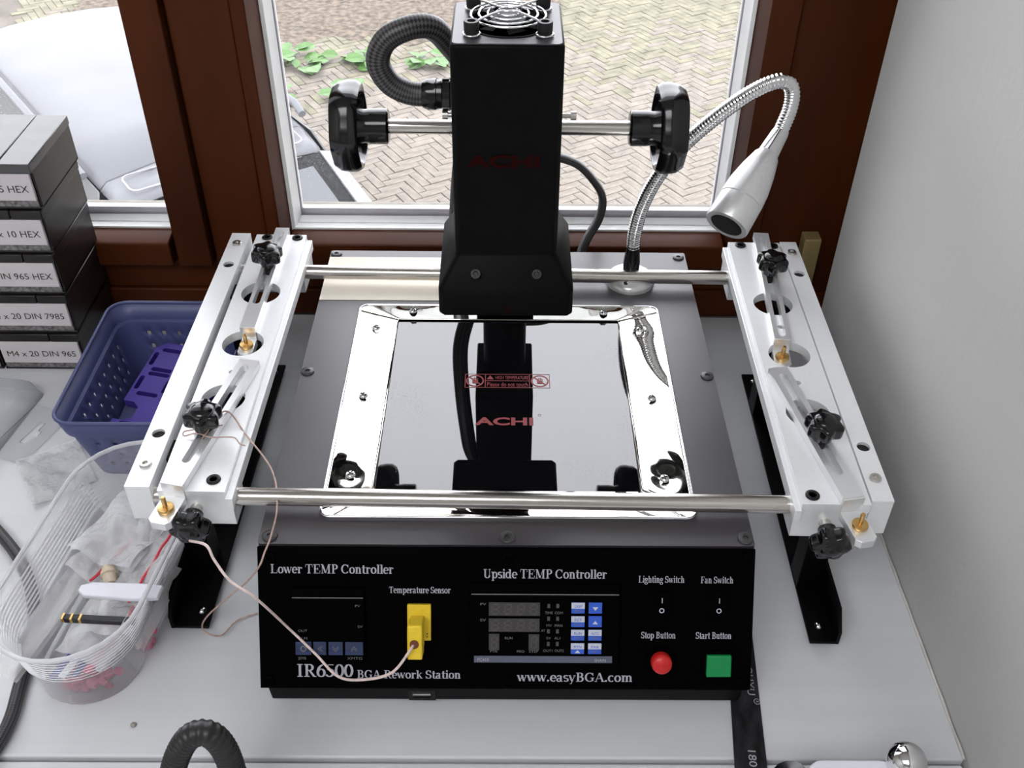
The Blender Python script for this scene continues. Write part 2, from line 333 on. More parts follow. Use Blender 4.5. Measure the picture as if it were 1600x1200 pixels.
def serif_mesh(txt, h, width):
    vs = []; fs = []; x = 0; cnt = 0
    for ch in txt:
        adv, strokes = G[ch]
        for kind, pts in strokes:
            P = [Vector((px, py)) for px, py in pts]; n = len(P); closed = (P[0] - P[-1]).length < 1e-4 and n > 3
            base = len(vs)
            for i in range(n):
                if closed: d = P[(i + 1) % (n - 1)] - P[(i - 1) % (n - 1)]
                else: d = P[min(i + 1, n - 1)] - P[max(i - 1, 0)]
                d.normalize(); wd = {'T': .2, 't': .065, 'n': .065 + .14 * abs(d.y) ** 1.3}[kind]
                nx = Vector((-d.y, d.x))
                if kind == 'T' and abs(d.y) > .5: nx = Vector((-1, 0)) if d.y > 0 else Vector((1, 0))
                zz = .0004 * (cnt % 7) / max(h, 1e-6) * .02
                for q in (P[i] + nx * wd / 2, P[i] - nx * wd / 2): vs.append(((q.x + x), q.y, zz))
            cnt += 1
            for i in range(n - 1): fs.append((base + 2 * i, base + 2 * i + 1, base + 2 * i + 3, base + 2 * i + 2))
        x += adv
    k = width / x
    me = bpy.data.meshes.new('lettering'); me.from_pydata([((a) * k, b * h, c * h) for a, b, c in vs], [], fs); me.update(); return me
def lettering(name, me, m, parent, o, ex, ey):
    """place a flat letter mesh: origin o, x axis ex, y axis ey (world)"""
    ex = Vector(ex).normalized(); ey = Vector(ey).normalized(); ez = ex.cross(ey)
    o = Vector(o) - ORG.get(parent, Vector())
    me.transform(Matrix(((ex.x, ey.x, ez.x, o.x), (ex.y, ey.y, ez.y, o.y), (ex.z, ey.z, ez.z, o.z), (0, 0, 0, 1))))
    return link(name, me, m, parent)
def ribs(period, amp, r, total):
    def f(i, n): return r * (1 + amp * math.sin(2 * PI * (i / n) * total / period))
    return f
def resample(path, step):
    P = [Vector(p) for p in path]; out = [P[0]]; acc = 0
    for a, b in zip(P, P[1:]):
        L = (b - a).length; t = step - acc
        while t <= L: out.append(a + (b - a) * (t / L)); t += step
        acc = (acc + L) % step
    return out
def plen(path): return sum((b - a).length for a, b in zip(path, path[1:]))
def star_knob(mb, o, axis, R, h, lobes=6, amp=.13):
    prof = [(R * .50, -h * .55), (R * .56, -h * .05), (R * .90, 0), (R * .99, h * .10), (R, h * .25), (R, h * .70), (R * .97, h * .86), (R * .88, h * .96), (R * .72, h), (R * .62, h * .99), (R * .60, h * 1.02), (R * .50, h * 1.12), (R * .28, h * 1.20), (0, h * 1.22)]
    def lob(k, t): a = amp if 2 <= k <= 6 else (amp * .7 if k == 7 else (amp * .25 if k == 8 else 0)); return 1 + a * math.cos(lobes * t)
    mb.lathe(prof, o, axis, lobes * 12, lob); return mb

# ================================================================== the setting
GZ = -3.6
struct(MB().box((-1.75, -2.75, -.80), (.45, .40, -.75)).build('floor', 'floor'))
struct(MB().box((-1.75, -2.75, 1.75), (.45, .62, 1.82)).build('ceiling', 'ceiling'))
struct(MB().box((.303, -2.75, -.75), (.45, .362, 1.75)).box((.345, .362, -.75), (.45, .62, 1.75)).build('wall_right', 'wall', bevel=.004))
struct(MB().box((-1.75, -2.75, -.75), (-1.6, .62, 1.75)).build('wall_left', 'wall'))
struct(MB().box((-1.6, -2.75, -.75), (.303, -2.65, 1.75)).build('wall_back', 'wall'))
struct(MB().box((-1.6, .415, GZ), (.345, .62, -.002)).box((-1.6, .47, 1.32), (.345, .62, 1.75)).box((-1.6, .47, -.002), (-1.10, .62, 1.32)).build('wall_window', 'render'))
# timber frame fixed in the wall
tr = bpy.data.objects.new('trim_1', None); COL.objects.link(tr); tr['kind'] = 'structure'; tr.location = (-.26, .41, 0); ORG[tr] = Vector((-.26, .41, 0))
MB().box((-1.10, .408, 0), (.345, .47, .030)).build('frame_sill', 'woodh', tr, bevel=.002)
MB().box((-1.10, .412, .030), (.345, .47, .062)).build('frame_rail', 'woodh', tr, bevel=.0015)
MB().box((-.2885, .409, .030), (-.233, .47, 1.28)).build('mullion', 'wood', tr, bevel=.002)
MB().box((.243, .409, .030), (.345, .47, 1.28)).build('frame_post', 'wood', tr, bevel=.002)
MB().box((-1.10, .409, .030), (-1.05, .47, 1.28)).build('frame_post', 'wood', tr, bevel=.002)
MB().box((-1.10, .409, 1.255), (.345, .47, 1.32)).build('frame_head', 'woodh', tr, bevel=.002)
MB().box((-1.10, .470, .040), (.345, .502, .079)).build('stone_sill', 'stone', tr, bevel=.003)
def sash(name, x0, x1, gx0, gx1):
    """x0..x1 outer edges of the sash, gx0..gx1 edges of the clear glass"""
    r = bpy.data.objects.new(name, None); COL.objects.link(r); r['kind'] = 'structure'
    r.location = (x0, .40, .06); ORG[r] = Vector(r.location)
    zb, zt, gz0, gz1 = .0625, 1.254, .093, 1.22
    def vert(a, b):      # a outer x, b inner x (towards the glass)
        d = 1 if b > a else -1
        b0 = b - d * .0045
        poly = [(a, .400), (b0 - d * .006, .400), (b0, .424), (b0, .466), (a, .466)]
        if d < 0: poly = poly[::-1]
        MB().prism(poly, zb, zt).build('stile', 'wood', r, bevel=.0012)
        q = [(b0 + d * .0002, .424), (b - d * .001, .426), (b, .436), (b + d * .0022, .447), (b0 + d * .0002, .447)]
        if d < 0: q = q[::-1]
        MB().prism(q, gz0 - .006, gz1).build('glazing_bead', 'bead', r, bevel=.0006)
        q = [(b0 + d * .0002, .448), (b + d * .003, .448), (b + d * .003, .456), (b0 + d * .0002, .456)]
        if d < 0: q = q[::-1]
        MB().prism(q, gz0 - .006, gz1).build('spacer', 'spacer', r)
    vert(x0, gx0); vert(x1, gx1)
    fn = lambda a, b, c: (c, a, b)
    xa, xb = gx0 - .0043, gx1 + .0043
    MB().prism([(.400, zb), (.400, .0875), (.403, .0885), (.4245, .0905), (.466, .0865), (.466, zb)][::-1], xa, xb, fn).build('bottom_rail', 'woodh', r, bevel=.0012)
    MB().prism([(.4247, .0895), (.4247, .0925), (.4355, .0912), (.437, .0905), (.4372, .0895)][::-1], xa, xb, fn).build('glazing_bead', 'bead', r, bevel=.0004)
    MB().prism([(.4375, .0890), (.4375, .0915), (.4465, .0940), (.4485, .0890)][::-1], xa, xb, fn).build('glazing_bead', 'bead', r, bevel=.0004)
    MB().box((xa, .4487, .087), (xb, .456, .1005)).build('spacer', 'spacer', r)
    MB().box((xa, .400, gz1), (xb, .466, zt)).build('top_rail', 'woodh', r, bevel=.0012)
    MB().box((gx0 + .0035, .4505, .101), (gx1 - .0035, .4535, gz1 - .001)).build('pane', 'pane', r)
sash('window_1', -1.045, -.2900, -1.005, -.3330)
sash('window_2', -.2315, .2420, -.2085, .2060)
struct(MB().box((-1.25, -.087, -.028), (.302, .407, 0)).build('trim_2', 'desk', bevel=.0015))
M['caulk'] = mat('aged_caulk', (.66, .64, .60), .6, noise=((60, 18, 60), .22), bump=((200, 200, 200), .5, .002))
struct(MB().tube([(.3015, -.087 + .447 * k / 40, .0006 + .0004 * math.sin(k * 1.9)) for k in range(41)], lambda i, n: .0011 + .0002 * math.sin(i * 2.3), 8).build('trim_3', 'caulk', smooth=60))
# outside ground
yard = struct(MB().box((-14, .62, GZ - .3), (10, 24, GZ - .012)).build('floor_yard', 'joint'))
pl, pw = .255, .085
bm_ = [MB(), MB()]
def paver_mesh(nm, m):
    a, b, h, e = pl / 2 - .0030, pw / 2 - .0030, .0, .003
    vs = [(-a, -b, -.02), (a, -b, -.02), (a, b, -.02), (-a, b, -.02), (-a, -b, -e), (a, -b, -e), (a, b, -e), (-a, b, -e), (-a + e, -b + e, 0), (a - e, -b + e, 0), (a - e, b - e, 0), (-a + e, b - e, 0)]
    fs = [(0, 1, 5, 4), (1, 2, 6, 5), (2, 3, 7, 6), (3, 0, 4, 7), (4, 5, 9, 8), (5, 6, 10, 9), (6, 7, 11, 10), (7, 4, 8, 11), (8, 9, 10, 11)]
    me = bpy.data.meshes.new(nm); me.from_pydata(vs, [], fs); me.materials.append(M[m]); return me, vs, fs
pm, pvs, pfs = paver_mesh('paver', 'paver'); pm2, _, _ = paver_mesh('paver_mossy', 'paver2')
th = math.radians(32); ca, sa = math.cos(th), math.sin(th); bricks = []
for k in range(-130, 130):
    for m_ in range(-28, 28):
        ox, oy = k + 3 * m_, k - 3 * m_
        for (cx, cy, v) in ((ox + 1.5, oy + .5, 0), (ox + 3.5, oy - .5, 1)):
            X = (cx * ca - cy * sa) * pw; Y = (cx * sa + cy * ca) * pw + 8.5
            if 4.0 < Y < 13.5 and abs(X - .4) < 2.4 + Y * .32: bricks.append((Y, X, v))
bricks.sort()
vis = [b for b in bricks if b[0] > 6.85 and b[1] > -1.35]
near = set(vis[:300]); rest = MB()
for Y, X, v in bricks:
    a = th + (PI / 2 if v else 0) + random.uniform(-.02, .02); dz = random.uniform(-.004, .003)
    mossy = random.random() < max(0, (Y - 8.6) / 2.2) * .8
    if (Y, X, v) in near:
        o = bpy.data.objects.new('paver', pm2 if mossy else pm); COL.objects.link(o); o.parent = yard
        o.location = (X, Y, GZ + dz); o.rotation_euler = (0, 0, a)
    else:
        c, s = math.cos(a), math.sin(a)
        rest.add([(X + c * p[0] - s * p[1], Y + s * p[0] + c * p[1], GZ + dz + p[2]) for p in pvs], pfs)
ro = rest.build('far_pavers', 'paver', yard); ro['kind'] = 'stuff'
ro.data.materials.append(M['paver2'])
for i, p in enumerate(ro.data.polygons):
    yy = ro.data.vertices[p.vertices[0]].co.y; random.seed(i // 9)
    p.material_index = 1 if random.random() < max(0, (yy - 8.6) / 2.2) * .8 else 0
random.seed(11)
lb = MB().grid(lambda u, v: Vector((-5 + 5.6 * u, 10.50 + 2.2 * v + .10 * math.sin(u * 23) + .12 * math.sin(u * 61), GZ + .002 + .05 * v + .012 * random.random() * min(1, v * 9))), 60, 14)
lo = lb.build('leaf_litter', 'litter', smooth=60); lo['kind'] = 'stuff'; tag(lo, 'brown leaf litter and soil along the yard edge', 'soil')

# ================================================================== rework station
st = thing('rework_station', 'black soldering rework station with tall heater head and glass hotplate', 'soldering station', (0, .15, 0))
PH = .110                        # top plate height
MB().prism([(.0010, PH - .0032), (-.0485, .0285), (-.0500, .0265), (-.0500, .0240), (-.0475, .006), (.352, .006), (.352, PH - .003), (.3500, PH - .003), (.3500, .085), (.0050, .085), (.0050, PH - .003)], -.159, .159, lambda a, b, c: (c, a, b)).build('body', 'basegrey', st, bevel=.0015)
for x, y in ((-.14, -.03), (.14, -.03), (-.14, .33), (.14, .33)):
    MB().lathe([(.010, 0), (.009, .006)], (x, y, 0), (0, 0, 1), 16).build('rubber_foot', 'rubber', st)
# top plate with opening
ox0, ox1, oy0, oy1 = -.1255, .1275, .0235, .2680
qo, qi = rrect(-.1625, 0, .1625, .3554, .002, 5), rrect(ox0 + .002, oy0 + .002, ox1 - .002, oy1 - .002, .006, 5); nq = len(qo)
MB().add([(x, y, z) for q in (qo, qi) for z in (PH, PH - .003) for x, y in q],
         [f for j in range(nq) for k in [(j + 1) % nq] for f in ((j, k, 2 * nq + k, 2 * nq + j), (j, nq + j, nq + k, k), (nq + j, 3 * nq + j, 3 * nq + k, nq + k), (2 * nq + j, 2 * nq + k, 3 * nq + k, 3 * nq + j))]).build('top_plate', 'satin', st)
# polished steel surround: four mitred strips sloping down to the glass
gx0, gx1, gy0, gy1, gz = -.0925, .0935, .0530, .2545, PH - .0045
def strip(nm, quad, nrm):
    """quad: outer a, outer b, inner b, inner a ; dented sheet"""
    A, B, C_, D = [Vector(q) for q in quad]
    def fn(u, v):
        P = (A * (1 - u) + B * u) * (1 - v) + (D * (1 - u) + C_ * u) * v
        e = 16 * u * (1 - u) * v * (1 - v)
        dent = sum(-.0005 * math.exp(-((P.x - q[0]) ** 2 + (P.y - q[1]) ** 2) / (2 * .0085 ** 2)) for q in SCR)
        wav = (.0002 + .0006 * max(0, min(1, (.14 - P.y) / .06))) * math.sin(P.y * 75 + P.x * 50 + 1.2) * e
        return P + Vector((0, 0, 1)) * (dent * min(1, e * 3) + (wav if nm != 'back' else 0))
    return MB().grid(fn, 60, 16).build('steel_strip', 'mirror', st, smooth=60, solid=.0006)
SCR = [(-.0804, .2618), (-.1094, .2375), (.1104, .2373), (.0816, .2612), (-.1103, .1503), (.1107, .1494), (-.1097, .0644), (.1104, .0624)]
zo = PH + .0008
r_ = .007
fl, fr, bl, br = (ox0, oy0), (ox1, oy0), (ox0, oy1), (ox1, oy1)
strip('left', [(ox0, oy0 + r_, zo), (ox0, oy1 - r_, zo), (gx0, gy1, gz), (gx0, gy0, gz)], 1)
strip('right', [(ox1, oy1 - r_, zo), (ox1, oy0 + r_, zo), (gx1, gy0, gz), (gx1, gy1, gz)], 1)
strip('back', [(ox0 + r_, oy1, zo), (ox1 - r_, oy1, zo), (gx1, gy1, gz), (gx0, gy1, gz)], 1)
strip('front', [(ox1 - r_, oy0, zo), (ox0 + r_, oy0, zo), (gx0, gy0, gz), (gx1, gy0, gz)], 1)
for cx, cy, sx, sy, ix, iy in ((ox0, oy0, 1, 1, gx0, gy0), (ox1, oy0, -1, 1, gx1, gy0), (ox1, oy1, -1, -1, gx1, gy1), (ox0, oy1, 1, -1, gx0, gy1)):
    q = [(cx + sx * r_ * (1 - math.sin(a)), cy + sy * r_ * (1 - math.cos(a)), zo) for a in [PI / 2 * k / 6 for k in range(7)]]
    MB().add([(ix, iy, gz + .0004)] + q, [(0, k + 1, k + 2) for k in range(6)]).build('corner_fold', 'mirror', st, solid=.0006)
rim = [(x, y, PH + .0008) for x, y in rrect(ox0, oy0, ox1, oy1, r_)]
MB().tube(rim, .0011, 8, True).build('rolled_edge', 'chrome', st, smooth=60)
MB().box((gx0 - .004, gy0 - .004, gz - .007), (gx1 + .004, gy1 + .004, gz - .0012)).build('glass_plate', 'glassplate', st, bevel=.0005)
gt = gz - .0011
# prints on the glass
W3 = Vector((1, 0, 0)); V3 = Vector((0, 1, 0))
lettering('logo', text_mesh('ACHI', .0082, 'CENTER', .044, bold=.05), 'redprint', st, (-.0015, .1232, gt), W3, V3)
rg = MB()
for r0, r1 in ((.0009, .0012),):
    rg.add([(.0245 + r * math.cos(a), .1345 + r * math.sin(a), gt) for r in (r0, r1) for a in [2 * PI * k / 14 for k in range(14)]], [(k, (k + 1) % 14, 14 + (k + 1) % 14, 14 + k) for k in range(14)])
rg.build('registered_mark', 'redprint', st)
lab = MB()
def flat(x0, y0, x1, y1, z=gt): lab.add([(x0, y0, z), (x1, y0, z), (x1, y1, z), (x0, y1, z)], [(0, 1, 2, 3)])
lx0, lx1, ly0, ly1 = -.0335, .0335, .1665, .1835
for a in ((lx0, ly0, lx1, ly0 + .0006), (lx0, ly1 - .0006, lx1, ly1), (lx0, ly0, lx0 + .0006, ly1), (lx1 - .0006, ly0, lx1, ly1), (lx0 + .0158, ly0, lx0 + .0164, ly1), (lx1 - .0164, ly0, lx1 - .0158, ly1), (lx0 + .016, .1748, lx1 - .016, .1754)): flat(*a)
lab.build('warning_frame', 'redprint', st)
lettering('warning_words', text_mesh('HIGH TEMPERATURE', .0042, 'CENTER', .026), 'redprint', st, (.0035, .1769, gt), W3, V3)
lettering('warning_words', text_mesh('Please do not touch', .0052, 'CENTER', .032), 'redprint', st, (.0, .1682, gt), W3, V3)
ic = MB(); ic.add([(-.0165, .1769, gt), (-.0108, .1769, gt), (-.01365, .1819, gt)], [(0, 1, 2)]); ic.build('warning_triangle', 'redprint', st)
for cx in (lx0 + .008, lx1 - .008):
    ic = MB(); cy = .175
    ic.add([(cx + r * math.cos(a), cy + r * 1.02 * math.sin(a), gt) for r in (.0058, .0071) for a in [2 * PI * k / 28 for k in range(28)]], [(k, (k + 1) % 28, 28 + (k + 1) % 28, 28 + k) for k in range(28)])
    R45 = Matrix.Rotation(-PI / 4, 3, 'Z'); q = [R45 @ Vector(p) + Vector((cx, cy, gt + .00004)) for p in ((-.006, -.0006, 0), (.006, -.0006, 0), (.006, .0006, 0), (-.006, .0006, 0))]
    ic.add(q, [(0, 1, 2, 3)])
    ic.add([(cx + x, cy + y, gt + .00002) for x, y in rrect(-.0022, -.0034, .0024, .0005, .001, 3)], [tuple(range(16))])
    for j, (fx, fh) in enumerate(((-.0018, .003), (-.0006, .0042), (.0006, .0040), (.0018, .003))):
        ic.add([(cx + fx - .00042, cy, gt), (cx + fx + .00042, cy, gt), (cx + fx + .00042, cy + fh, gt), (cx + fx - .00042, cy + fh, gt)], [(0, 1, 2, 3)])
    ic.build('no_touch_icon', 'redprint', st)
# dust on glass is omitted; screws
scb = MB().lathe([(.0052, 0), (.0052, .0008), (.0046, .0013), (.0019, .0013), (.0017, .0003), (0, .0003)], (0, 0, 0), (0, 0, 1), 20).build('plate_screw', 'screwgrey', None, smooth=50)
scz = MB().lathe([(.0034, 0), (.0032, .0012), (.002, .0021), (0, .0024)], (0, 0, 0), (0, 0, 1), 18).build('strip_screw', 'chrome', None, smooth=70)
sczx = MB().box((-.0022, -.00035, .0019), (.0022, .00035, .0026)).box((-.00035, -.0022, .0019), (.00035, .0022, .0026)).build('screw_cross', 'blackscrew', None)
for x, y in ((-.157, .349), (.156, .347), (-.157, .178), (.157, .1755), (-.1555, .0065), (.0005, .0063), (.157, .0063)): inst(scb, (x, y, PH), st)
for x, y in SCR:
    z = gz + .0018 + (zo - gz) * min(1, max(0, max((gx0 - x) / (gx0 - ox0), (x - gx1) / (ox1 - gx1), (y - gy1) / (oy1 - gy1)))) - .0010
    s = inst(scz, (x, y, z), st); c = sczx.copy(); COL.objects.link(c); c.parent = s; c.rotation_euler = (0, 0, random.uniform(0, 1.5))
bpy.data.objects.remove(scz); bpy.data.objects.remove(sczx)
# ------------------------------------------------------------------ sloping control panel
pe = Vector((0, -.052, -.082)); PL = pe.length; pe.normalize(); pn = Vector((1, 0, 0)).cross(-pe)   # outward normal
pn = pn if pn.y < 0 else -pn
PO = Vector((0, -.0012, PH - .0008))
def pp(x, s, h=0): return PO + Vector((x, 0, 0)) + pe * s + pn * h
def pbox(mb, x0, s0, x1, s1, h0, h1):
    vs = [pp(x, s, h) for h in (h0, h1) for x, s in ((x0, s1), (x1, s1), (x1, s0), (x0, s0))]
    return mb.add(vs, [(3, 2, 1, 0), (4, 5, 6, 7), (0, 1, 5, 4), (1, 2, 6, 5), (2, 3, 7, 6), (3, 0, 4, 7)])
panel = pbox(MB(), -.1625, .0004, .1625, .0968, -.0018, .0006).build('control_panel', 'panelblack', st, bevel=.0004)
def ptext(txt, x, s, h, width, m='print', serif=True, par=None, lift=.0009):
    me = serif_mesh(txt, h, width) if serif else text_mesh(txt, h, 'LEFT', width)
    return lettering('lettering', me, m, par or panel, pp(x, s, lift), (1, 0, 0), -pe)
ptext('Lower TEMP Controller', -.1542, .0180, .0061, .0805); ptext('Upside TEMP Controller', -.0153, .0206, .0061, .081)
ptext('Temperature Sensor', -.0769, .0310, .0043, .0405); ptext('Lighting Switch', .0863, .0231, .0045, .0303); ptext('Fan Switch', .1271, .0233, .0045, .0215)
ptext('Stop Button', .0889, .0611, .0045, .0229); ptext('Start Button', .1249, .0612, .0045, .0238)
ptext('IR6500', -.1384, .0887, .0088, .0375); ptext('BGA Rework Station', -.0986, .0895, .0056, .0688); ptext('www.easyBGA.com', .0075, .0912, .0062, .0766)
ps = MB().lathe([(.0042, 0), (.0042, .0008), (.0036, .0014), (.002, .0014), (.0016, .0006), (0, .0006)], (0, 0, 0), pn, 18).build('panel_screw', 'panelblack', None, smooth=50)
for x, s in ((-.1543, .0075), (.001, .0071), (.1576, .0071), (-.1572, .0915), (.0007, .0922), (.1561, .0922)): inst(ps, pp(x, s, .0006), st)
bpy.data.objects.remove(ps)
# small digital controller
c1 = pbox(MB(), -.1402, .0272, -.0928, .0775, .0006, .0042).build('temperature_controller', 'panelblack', st, bevel=.0006)
pbox(MB(), -.1396, .0330, -.0934, .0336, .0042, .0047).build('bezel_edge', 'printdim', c1)
for x0, x1, g in ((-.1379, -.1275, 'o'), (-.1262, -.1178, '<'), (-.1163, -.1070, 'v'), (-.1054, -.0937, '^')):
    k = pbox(MB(), x0, .0631, x1, .0720, .0042, .0050).build('key', 'navykey', c1, bevel=.0002)
    mm = MB(); cx, cs = (x0 + x1) / 2, .0676
    def tick(pts):
        for a, b in zip(pts, pts[1:]):
            d = (Vector(b) - Vector(a)); n_ = Vector((-d.y, d.x)).normalized() * .00022
            q = [Vector(a) + n_, Vector(a) - n_, Vector(b) - n_, Vector(b) + n_]
            mm.add([pp(cx + v.x, cs + v.y, .0052) for v in q], [(0, 1, 2, 3)])
    for o in (-.0006, .0008):
        if g == '<': tick([(o + .0014, -.0018), (o - .0006, 0), (o + .0014, .0018)])
        elif g == 'v': tick([(-.002, o - .001), (0, o + .001), (.002, o - .001)])
        elif g == '^': tick([(-.002, o + .001), (0, o - .001), (.002, o + .001)])
        else: tick([(.0017 * math.cos(a) * (1 + o * 200), .0017 * math.sin(a) * (1 + o * 200)) for a in [2 * PI * j / 10 for j in range(11)]])
    mm.build('key_mark', 'printdim', c1)
for t_x, x, s, wd in (('PV', -.0988, .0395, .0032), ('SV', -.0972, .0535, .0032), ('OUT', -.1362, .0565, .006), ('ALM', -.1362, .0617, .006), ('XMTG', -.1042, .0752, .0098), ('JDYB', -.1362, .0752, .0052)):
    ptext(t_x, x, s, .0017, wd, 'printdim', False, c1, .0045)
# large programmable controller
c2 = pbox(MB(), -.0238, .0235, .0742, .0775, .0006, .0042).build('programmable_controller', 'panelblack', st, bevel=.0006)
pbox(MB(), -.0228, .0300, .0735, .0306, .0042, .0047).build('bezel_edge', 'printdim', c2)
pbox(MB(), -.0210, .0722, .0697, .0767, .0042, .0046).build('name_strip', 'stripe', c2)
ptext('PC410', -.019, .0758, .0022, .0075, 'print', False, c2, .0049); ptext('SHAIN', .058, .0758, .0020, .0075, 'print', False, c2, .0049)
seg7 = [(0, 0, 1, 0), (0, 0, 0, 1), (1, 0, 1, 1), (0, 1, 1, 1), (0, 1, 0, 2), (1, 1, 1, 2), (0, 2, 1, 2)]
def display(x0, s0, x1, s1, n):
    d = pbox(MB(), x0, s0, x1, s1, .0042, .0045).build('display_window', 'segdim', c2)
    wd = (x1 - x0) / n; mm = MB()
    for i in range(n):
        a0 = x0 + wd * i + wd * .22; dw = wd * .5; hs = (s1 - s0) * .36; b0 = s0 + (s1 - s0) * .14
        for (xa, ya, xb, yb) in seg7:
            A = (a0 + xa * dw + (2 - ya) * .0003, b0 + ya * hs); B = (a0 + xb * dw + (2 - yb) * .0003, b0 + yb * hs)
            e = .0005
            if ya == yb: q = [(A[0] + e, A[1] - e), (B[0] - e, A[1] - e), (B[0] - e, A[1] + e), (A[0] + e, A[1] + e)]
            else: q = [(A[0] - e, A[1] + e), (A[0] + e, A[1] + e), (B[0] + e, B[1] - e), (B[0] - e, B[1] - e)]
            mm.add([pp(x, s, .0047) for x, s in q], [(0, 1, 2, 3)])
    mm.build('unlit_digits', 'segdig', c2)
display(-.0114, .0358, .0220, .0448, 4); display(-.0114, .0467, .0218, .0557, 4); display(-.0113, .0572, -.0045, .0682, 1); display(.0148, .0574, .0217, .0681, 1)
for i in range(4):
    for j in range(2):
        pbox(MB(), .0268 + .0059 * j, .0367 + .0086 * i, .0286 + .0059 * j, .0394 + .0086 * i, .0042, .0046).build('indicator', 'segdig', c2)
for tx, x, s, wd in (('PV', -.0172, .0378, .0038), ('SV', -.0172, .0486, .0038), ('TIME', .0253, .0435, .0050), ('COM', .0316, .0435, .0052), ('MV', .0262, .0521, .0034), ('MAN', .0316, .0521, .005), ('AT', .0229, .0556, .0026), ('SV', .0262, .0607, .003), ('AL1', .0316, .0607, .0038), ('OUT1', .0243, .0693, .006), ('OUT2', .0318, .0693, .006), ('RUN', -.001, .0608, .005), ('PTN', -.0105, .0699, .0045), ('PRO', .007, .0699, .0048), ('STEP', .015, .0699, .006)):
    ptext(tx, x, s, .0017, wd, 'printdim', False, c2, .0045)
keys = [('DISP', 'SELE', 0), ('', '', 'v'), ('SET', 'PROG', 0), ('', '', '^'), ('RUN', 'PROG', 0), ('AUTO', 'MANU', 0), ('PTN', '', '^w'), ('PAR', 'SET', 0)]
for i, (a, b, g) in enumerate(keys):
    x0 = .0425 + .0113 * (i % 2); s0 = .0355 + .00920 * (i // 2); x1, s1 = x0 + .0087, s0 + .0074
    k = pbox(MB(), x0, s0, x1, s1, .0042, .0050).build('key', 'blue', c2, bevel=.0002)
    if g not in ('v', '^'):
        pbox(MB(), x0, s0, x1, s0 + .0040, .0050, .00515).build('key_top', 'keywhite', c2)
    if a: ptext(a, x0 + .0018, s0 + .0033, .0018, .005, 'blue', False, c2, .0053)
    if b: ptext(b, x0 + .0018, s1 - .0010, .0016, .005, 'printdim', False, c2, .0053)
    if g:
        cx, cs = (x0 + x1) / 2, (s0 + .0042 if g != '^w' else s0 + .0056); sg = 1 if g == 'v' else -1
        hh = .0012 if g != '^w' else .0011
        MB().add([pp(cx - .0019, cs - sg * hh, .0052), pp(cx + .0019, cs - sg * hh, .0052), pp(cx, cs + sg * hh, .0052)], [(0, 1, 2)]).build('key_arrow', 'keywhite', c2)
# sensor socket
sk = pbox(MB(), -.0648, .0380, -.0493, .0625, .0006, .0035).build('sensor_socket', 'yellow', st, bevel=.0005)
for j in range(2): pbox(MB(), -.0521, .0572 + j * .0022, -.0514, .0579 + j * .0022, .0035, .0037).build('pin_mark', 'dark', sk)
# switches and buttons
for x in (.1018, .1393):
    s_ = pbox(MB(), x - .0075, .0262, x + .0075, .0480, .0006, .0020).build('switch_frame', 'panelblack', st, bevel=.0005)
    pbox(MB(), x - .0052, .0285, x + .0052, .0372, .0020, .0038).build('rocker', 'panelblack', s_, bevel=.0005)
    pbox(MB(), x - .0052, .0372, x + .0052, .0460, .0020, .0030).build('rocker', 'panelblack', s_, bevel=.0005)
    pbox(MB(), x - .0003, .0325, x + .0003, .0360, .0038, .0040).build('on_mark', 'print', s_)
    mm = MB(); q = [pp(x + r * math.cos(a), .0413 + r * math.sin(a), .0032) for r in (.0011, .0017) for a in [2 * PI * k / 20 for k in range(20)]]
    mm.add(q, [(k, (k + 1) % 20, 20 + (k + 1) % 20, 20 + k) for k in range(20)]).build('off_mark', 'keywhite', s_)
b_ = MB().lathe([(.0098, 0), (.0098, .002), (.0090, .003), (.0082, .003)], pp(.102, .0762, .0006), pn, 28).build('stop_button', 'panelblack', st, smooth=40)
MB().lathe([(.0068, 0), (.0068, .005), (.0064, .0066), (.0045, .0078), (0, .0082)], pp(.102, .0758, .0030), pn, 28).build('button_cap', 'redknob', b_, smooth=50)
b_ = pbox(MB(), .1295, .0688, .1503, .0878, .0006, .0030).build('start_button', 'panelblack', st, bevel=.0008)
pbox(MB(), .1319, .0708, .1481, .0856, .0030, .0062).build('button_cap', 'green', b_, bevel=.0007)
# usb style port under the panel
us = MB().box((-.0655, -.0497, .0085), (-.0475, -.0480, .0200)).build('port_frame', 'dark', st)
MB().box((-.0625, -.0512, .0165), (-.0505, -.0490, .0180)).build('port_shell', 'zinc', us)
MB().box((-.0625, -.0508, .0115), (-.0505, -.0490, .0122)).build('port_tongue', 'blackscrew', us)
